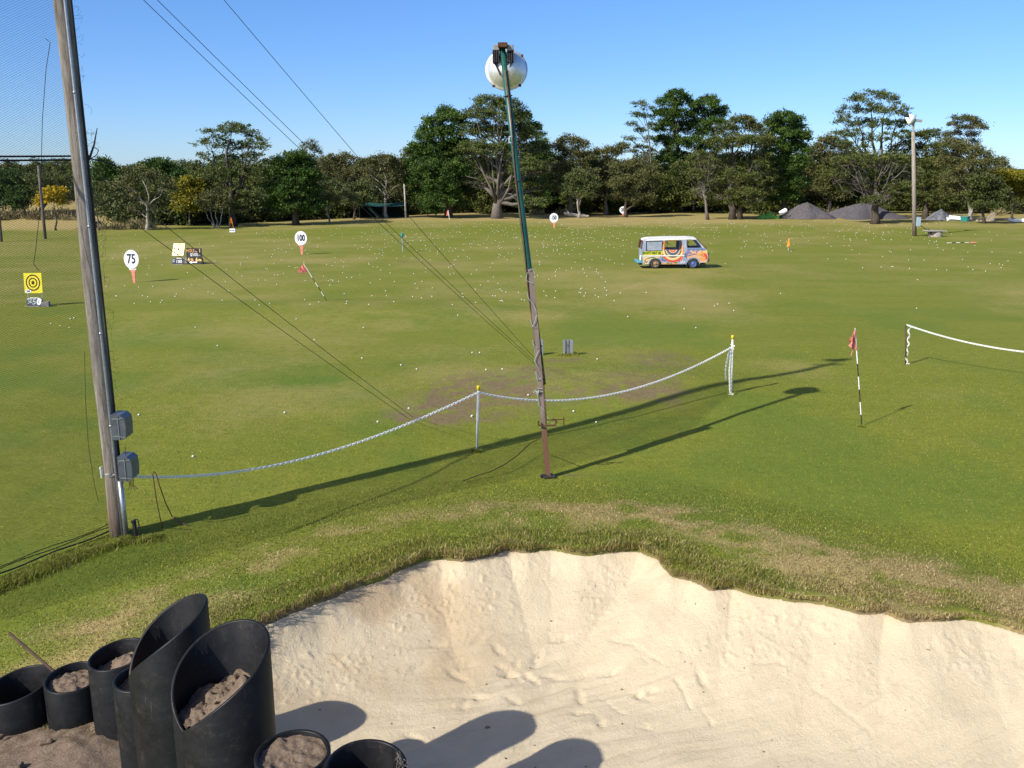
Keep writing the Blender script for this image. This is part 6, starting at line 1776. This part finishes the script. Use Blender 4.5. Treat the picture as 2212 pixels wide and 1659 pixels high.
mb.box(MV @ Vector((0.05, 0, zs + .03)), (3.9, 1.5, .06)); mb.box(MV @ Vector((-.2, 0, zs - .05)), (2.2, .7, .16))
mb.build('floor_pan', DARK, van)
mb = MB(); mb.box(MV @ Vector((vx(1215), -.38, .75)), (.5, .5, .5), bev=.05); mb.box(MV @ Vector((vx(1190), -.38, 1.12)), (.14, .48, .55), bev=.05); mb.build('seat', DARK, van)
mb = MB(); mb.lathe([(.19, -.014), (.205, 0), (.19, .014), (.175, 0), (.19, -.014)], MV @ Vector((vx(1345), .36, vz(458))), 20, Matrix.Rotation(R(-55), 3, 'Y')); mb.tube([MV @ Vector((vx(1345), .36, vz(458))), MV @ Vector((vx(1480), .36, .7))], .03, 6); mb.build('steering_wheel', DARK, van)
mb = MB(); mb.box(MV @ Vector((vx(1520), 0, vz(520))), (.35, 1.4, .2), bev=.04); mb.build('dashboard', DARK, van)
# windscreen frame (open), rear frame
mb = MB()
def fr_pt(x, z, q): return MV @ Vector((x, q * half(z), z))
A = (vx(1455), vz(352)); B = (vx(1612), vz(507))
for q in (-.97, .97): beam(mb, fr_pt(*A, q), fr_pt(B[0], B[1], q), [(-.03, .03, -.03, .03)])
beam(mb, fr_pt(*A, -.98), fr_pt(*A, .98), [(-.03, .03, -.03, .03)]); beam(mb, fr_pt(B[0] + .03, B[1], -.98), fr_pt(B[0] + .03, B[1], .98), [(-.03, .03, -.03, .03)]); mb.build('windscreen_frame', BRN, van)
mb = MB()
A = (vx(545), vz(388)); B = (vx(530), vz(520))
for q in (-.95, .95): beam(mb, fr_pt(*A, q), fr_pt(*B, q), [(-.05, .05, -.04, .04)])
beam(mb, fr_pt(*A, -.98), fr_pt(*A, .98), [(-.04, .04, -.05, .05)]); mb.build('tailgate_frame', BRN, van)
# rear fogged window panes
for sd_ in (-1, 1):
    mb = MB(); mb.prism(W1, [], lambda p: vp(p[0], p[1], -.018, sd_), lambda p: vp(p[0], p[1], -.026, sd_)); mb.build('window_pane', PLAST, van)
mb = MB(); x_ = vx(1018); beam(mb, vp(x_, vz(520), -.02, 1), vp(x_, vz(384), -.02, 1), [(-.014, .014, -.014, .014)]); beam(mb, vp(vx(930), vz(396), -.03, 1), vp(vx(1080), vz(480), -.4, 1), [(-.012, .012, -.012, .012)]); mb.build('window_bar', DARK, van)
# rubber seals round the windows and the door gaps
def grow(P, k_):
    c = np.mean(np.array(P), 0); return [(float(c[0] + (p[0] - c[0]) * (1 + k_ / (abs(p[0] - c[0]) + .05))), float(c[1] + (p[1] - c[1]) * (1 + k_ / (abs(p[1] - c[1]) + .05)))) for p in P]
for W_ in (W1, W2, W3):
    mb = MB(); mb.prism(grow(W_, .035), [W_], lambda p: vp(p[0], p[1], .021, -1), lambda p: vp(p[0], p[1], .002, -1)); mb.build('window_seal', DARK, van)
mb = MB()
for xa, ya, xb, yb in ((1284, 372, 1288, 668), (884, 392, 882, 690), (1540, 500, 1548, 640)):
    beam(mb, vp(vx(xa), vz(ya), .018, -1), vp(vx(xb), vz(yb), .018, -1), [(-.010, .010, -.004, .004)])
mb.build('door_gap', DARK, van)
# bumpers
mb = MB(); mb.box(MV @ Vector((vx(487), 0, vz(742))), (.20, 1.62, .18), bev=.04); mb.box(MV @ Vector((vx(520), -.70, vz(738))), (.26, .24, .16), bev=.03); mb.build('rear_bumper', TEALB, van)
mb = MB(); mb.box(MV @ Vector((vx(520), 0, vz(775))), (.2, 1.3, .10), bev=.02); mb.build('tow_bar', DARK, van)
mb = MB(); mb.box(MV @ Vector((vx(518), -.66, vz(672))), (.10, .22, .32), bev=.02); mb.build('tail_lamp', WHT, van)
mb = MB(); mb.box(MV @ Vector((vx(1662), 0, vz(708))), (.12, 1.55, .20), bev=.04); mb.build('front_bumper', SLA, van)
mb = MB(); mb.box(MV @ Vector((vx(1668), -.52, vz(620))), (.06, .30, .20), bev=.03); mb.build('headlight', WHT, van)
mb = MB(); mb.box(MV @ Vector((vx(1668), .52, vz(620))), (.06, .30, .20), bev=.03); mb.build('headlight', WHT, van)
mb = MB(); mb.box(MV @ Vector((vx(1296), -.80, .25)), (.02, .28, .28)); mb.build('mud_flap', DARK, van)
# wheels
for (cx, rm_) in ((768, RIMC), (1405, RIMB)):
    for sd_ in (-1, 1):
        c = MV @ Vector((vx(cx), sd_ * .70, .315)); Mr = Matrix.Rotation(R(90), 3, 'X')
        mb = MB(); mb.lathe([(.19, -.085), (.25, -.095), (.30, -.08), (.315, -.04), (.315, .04), (.30, .08), (.25, .095), (.19, .085)], c, 28, Mr); wh = mb.build('wheel', TYRE, van, True)
        sgn = 1 if sd_ < 0 else -1
        mb = MB(); mb.lathe([(.195, sgn * .086), (.18, sgn * .06), (.13, sgn * .035), (.09, sgn * .07), (.05, sgn * .085), (.001, sgn * .085)], c, 20, Mr)
        for j in range(5):
            w_ = 2 * math.pi * j / 5; mb.box(np.array(c) + np.array([.13 * math.cos(w_), -sgn * .062, .13 * math.sin(w_)]), (.06, .03, .06), Matrix.Rotation(-w_, 3, 'Y'))
        mb.build('rim', rm_, wh)
# mural panels, each a skin of paint a few millimetres proud of the sheet metal
_lvl = [0]
def mural(name, m, polys, lvl=1):
    mb = MB(); d0 = .0030 * lvl
    for P in polys:
        Q = [(vx(x), vz(y)) for x, y in P]
        mb.prism(Q, [], lambda p: vp(p[0], p[1], d0 + .0015, -1), lambda p: vp(p[0], p[1], d0 - .0015, -1))
    return mb.build(name, m, van)
mural('mural_roof_rail', WHT, [[(575, 372), (640, 352), (900, 343), (1300, 338), (1440, 345), (1440, 362), (1300, 360), (900, 372), (610, 385)]])
mural('mural_grey_column', LBL, [[(1190, 368), (1285, 366), (1288, 500), (1262, 600), (1240, 560), (1205, 480)]])
mural('mural_blue_corner', LBL, [[(552, 390), (598, 388), (600, 545), (540, 550), (542, 470)]])
mural('mural_yellow', YEL, [[(538, 556), (880, 548), (884, 618), (540, 624)]])
mural('mural_green_edge', GRN, [[(540, 560), (562, 556), (580, 585), (560, 615), (540, 618)]], 2)
mural('mural_white_stripe', WHT, [[(545, 626), (1250, 618), (1250, 636), (545, 646)]], 6)
mural('mural_lower_pale', CRM, [[(556, 650), (840, 646), (830, 668), (770, 672), (700, 680), (662, 720), (648, 774), (562, 776)]])
mural('mural_lower_colours', ORA, [[(570, 690), (600, 672), (640, 682), (630, 700), (590, 706)], [(800, 658), (840, 655), (850, 668), (815, 668)]], 2)
mural('mural_lower_teal', SLA, [[(575, 712), (600, 708), (610, 735), (585, 742)], [(620, 670), (700, 655), (760, 662), (690, 672), (640, 684)], [(600, 745), (640, 715), (646, 725), (612, 760)]], 2)
mural('mural_lower_green', GRN, [[(690, 655), (740, 650), (770, 664), (720, 668)], [(566, 745), (590, 752), (585, 768), (568, 768)]], 3)
# rings of the rainbow under the open middle window
def ring(cx, cy, r0, r1, rx, a0=180, a1=360, n=16):
    o = [(cx + r1 * rx * math.cos(R(a0 + (a1 - a0) * i / n)), cy - r1 * math.sin(R(a0 + (a1 - a0) * i / n))) for i in range(n + 1)]
    i_ = [(cx + r0 * rx * math.cos(R(a0 + (a1 - a0) * i / n)), cy - r0 * math.sin(R(a0 + (a1 - a0) * i / n))) for i in range(n, -1, -1)]
    return o + i_
CXm, CYm = 1055, 530
mural('mural_ring_red', RED, [ring(CXm, CYm, 176, 212, .95, 200, 340)], 1)
mural('mural_ring_yellow', CRM, [ring(CXm, CYm, 132, 178, .98)], 2)
mural('mural_ring_maroon', MAR, [ring(CXm, CYm, 112, 134, 1.08)], 3)
mural('mural_ring_cream', CRM, [ring(CXm, CYm, 92, 113, 1.15)], 3)
mural('mural_ring_slate', SLA, [ring(CXm, CYm, 52, 93, 1.22)], 3)
mural('mural_ring_tan', SAL, [ring(CXm, CYm, 40, 54, 1.25)], 4)
mural('mural_ring_centre', RED, [ring(CXm, CYm, 0.5, 41, 1.25)], 3)
mural('mural_ring_pale_blue', LBL, [ring(CXm, CYm, 12, 24, 1.25, 200, 340)], 4)  # pale blue arc inside the red centre
mural('mural_arch', ORA, [[(884, 545), (884, 420), (905, 385), (960, 368), (1170, 366), (1172, 376), (960, 380), (918, 392), (908, 440), (906, 545)]], 2)
mural('mural_arch_red', RED, [[(906, 545), (908, 440), (918, 392), (921, 392), (919, 520), (921, 545)], [(884, 420), (895, 400), (905, 396), (900, 430), (890, 450)]], 3)
mural('mural_swirl', SAL, [[(1180, 530), (1215, 440), (1236, 500), (1250, 560), (1238, 660), (1195, 700), (1215, 610), (1195, 560)]], 2)
mural('mural_swirl_red', RED, [[(1222, 452), (1232, 490), (1240, 560), (1230, 600), (1226, 540)], [(1150, 720), (1200, 690), (1215, 640), (1232, 640), (1205, 712), (1160, 735)]], 3)
mural('mural_door_edge', MAR, [[(1174, 376), (1196, 372), (1210, 440), (1196, 520), (1174, 520)]], 2)
mural('mural_sill_blue', LBL, [[(1150, 770), (1180, 715), (1230, 660), (1256, 640), (1290, 665), (1300, 690), (1282, 740), (1262, 772)]], 2)
mural('mural_sill_letters', WHT, [[(1185, 760), (1190, 710), (1198, 710), (1194, 760)], [(1206, 758), (1212, 712), (1234, 712), (1230, 758), (1224, 758), (1226, 720), (1218, 720), (1214, 758)], [(1240, 756), (1262, 712), (1270, 730), (1252, 756)]], 3)
mural('mural_sill_orange', ORA, [[(880, 742), (1000, 760), (1140, 752), (1140, 772), (890, 776)]], 2)
mural('mural_sill_green', GRN, [[(960, 748), (1000, 745), (1000, 764), (960, 766)], [(1080, 742), (1140, 738), (1140, 756), (1084, 758)], [(1020, 750), (1040, 748), (1046, 768), (1022, 770)]], 3)
mural('mural_sill_dark_blue', BLU, [[(840, 690), (880, 684), (960, 705), (940, 728), (880, 724), (860, 715)]], 2)  # blue paint patch just ahead of the rear wheel arch
mural('mural_front_blue', BLU, [[(1290, 515), (1600, 508), (1600, 540), (1560, 545), (1520, 532), (1480, 555), (1440, 535), (1400, 560), (1350, 525), (1300, 545)]], 3)
mural('mural_front_violet', PUR, [[(1256, 600), (1290, 545), (1340, 535), (1320, 590), (1300, 650), (1262, 640)]], 2)
mural('mural_front_salmon', SAL, [[(1292, 550), (1602, 535), (1636, 580), (1646, 640), (1640, 700), (1628, 740), (1520, 745), (1512, 705), (1480, 668), (1420, 652), (1350, 660), (1310, 690), (1295, 640)]], 1)
mural('mural_front_flames', ORA, [[(1470, 600), (1540, 570), (1600, 580), (1620, 620), (1560, 610), (1500, 640)], [(1500, 680), (1560, 650), (1625, 660), (1620, 700), (1560, 690), (1520, 705)]], 3)
mural('mural_front_red', RED, [[(1560, 590), (1615, 595), (1640, 640), (1636, 690), (1612, 690), (1600, 640), (1545, 640), (1590, 622)]], 4)
mural('mural_front_lines', PUR, [[(1300, 570), (1350, 555), (1370, 590), (1340, 600)], [(1310, 620), (1420, 590), (1480, 610), (1400, 612), (1320, 640)], [(1430, 550), (1460, 545), (1470, 575), (1450, 585)]], 4)
mural('mural_front_yellow', YEL, [[(1606, 530), (1630, 550), (1642, 580), (1625, 580), (1610, 560)]], 4)
mural('mural_pillar', BRN, [[(1462, 362), (1470, 366), (1605, 500), (1588, 500)]], 3)
mural('mural_door_seam', SLA, [[(1252, 590), (1268, 590), (1272, 650), (1255, 655)]], 5)
c = Vector(vp(vx(712), vz(586), .0115, -1)); up = Vector(vp(vx(712), vz(560), .0115, -1)) - Vector(vp(vx(712), vz(612), .0115, -1)); xax = MV.to_3x3() @ Vector((1, 0, 0))
Mt = frame(c, xax, xax.cross(up.normalized()))
text_obj("DON'T PAINT ME", .225, GRN, van, Mt, 'lettering', .010, .60)
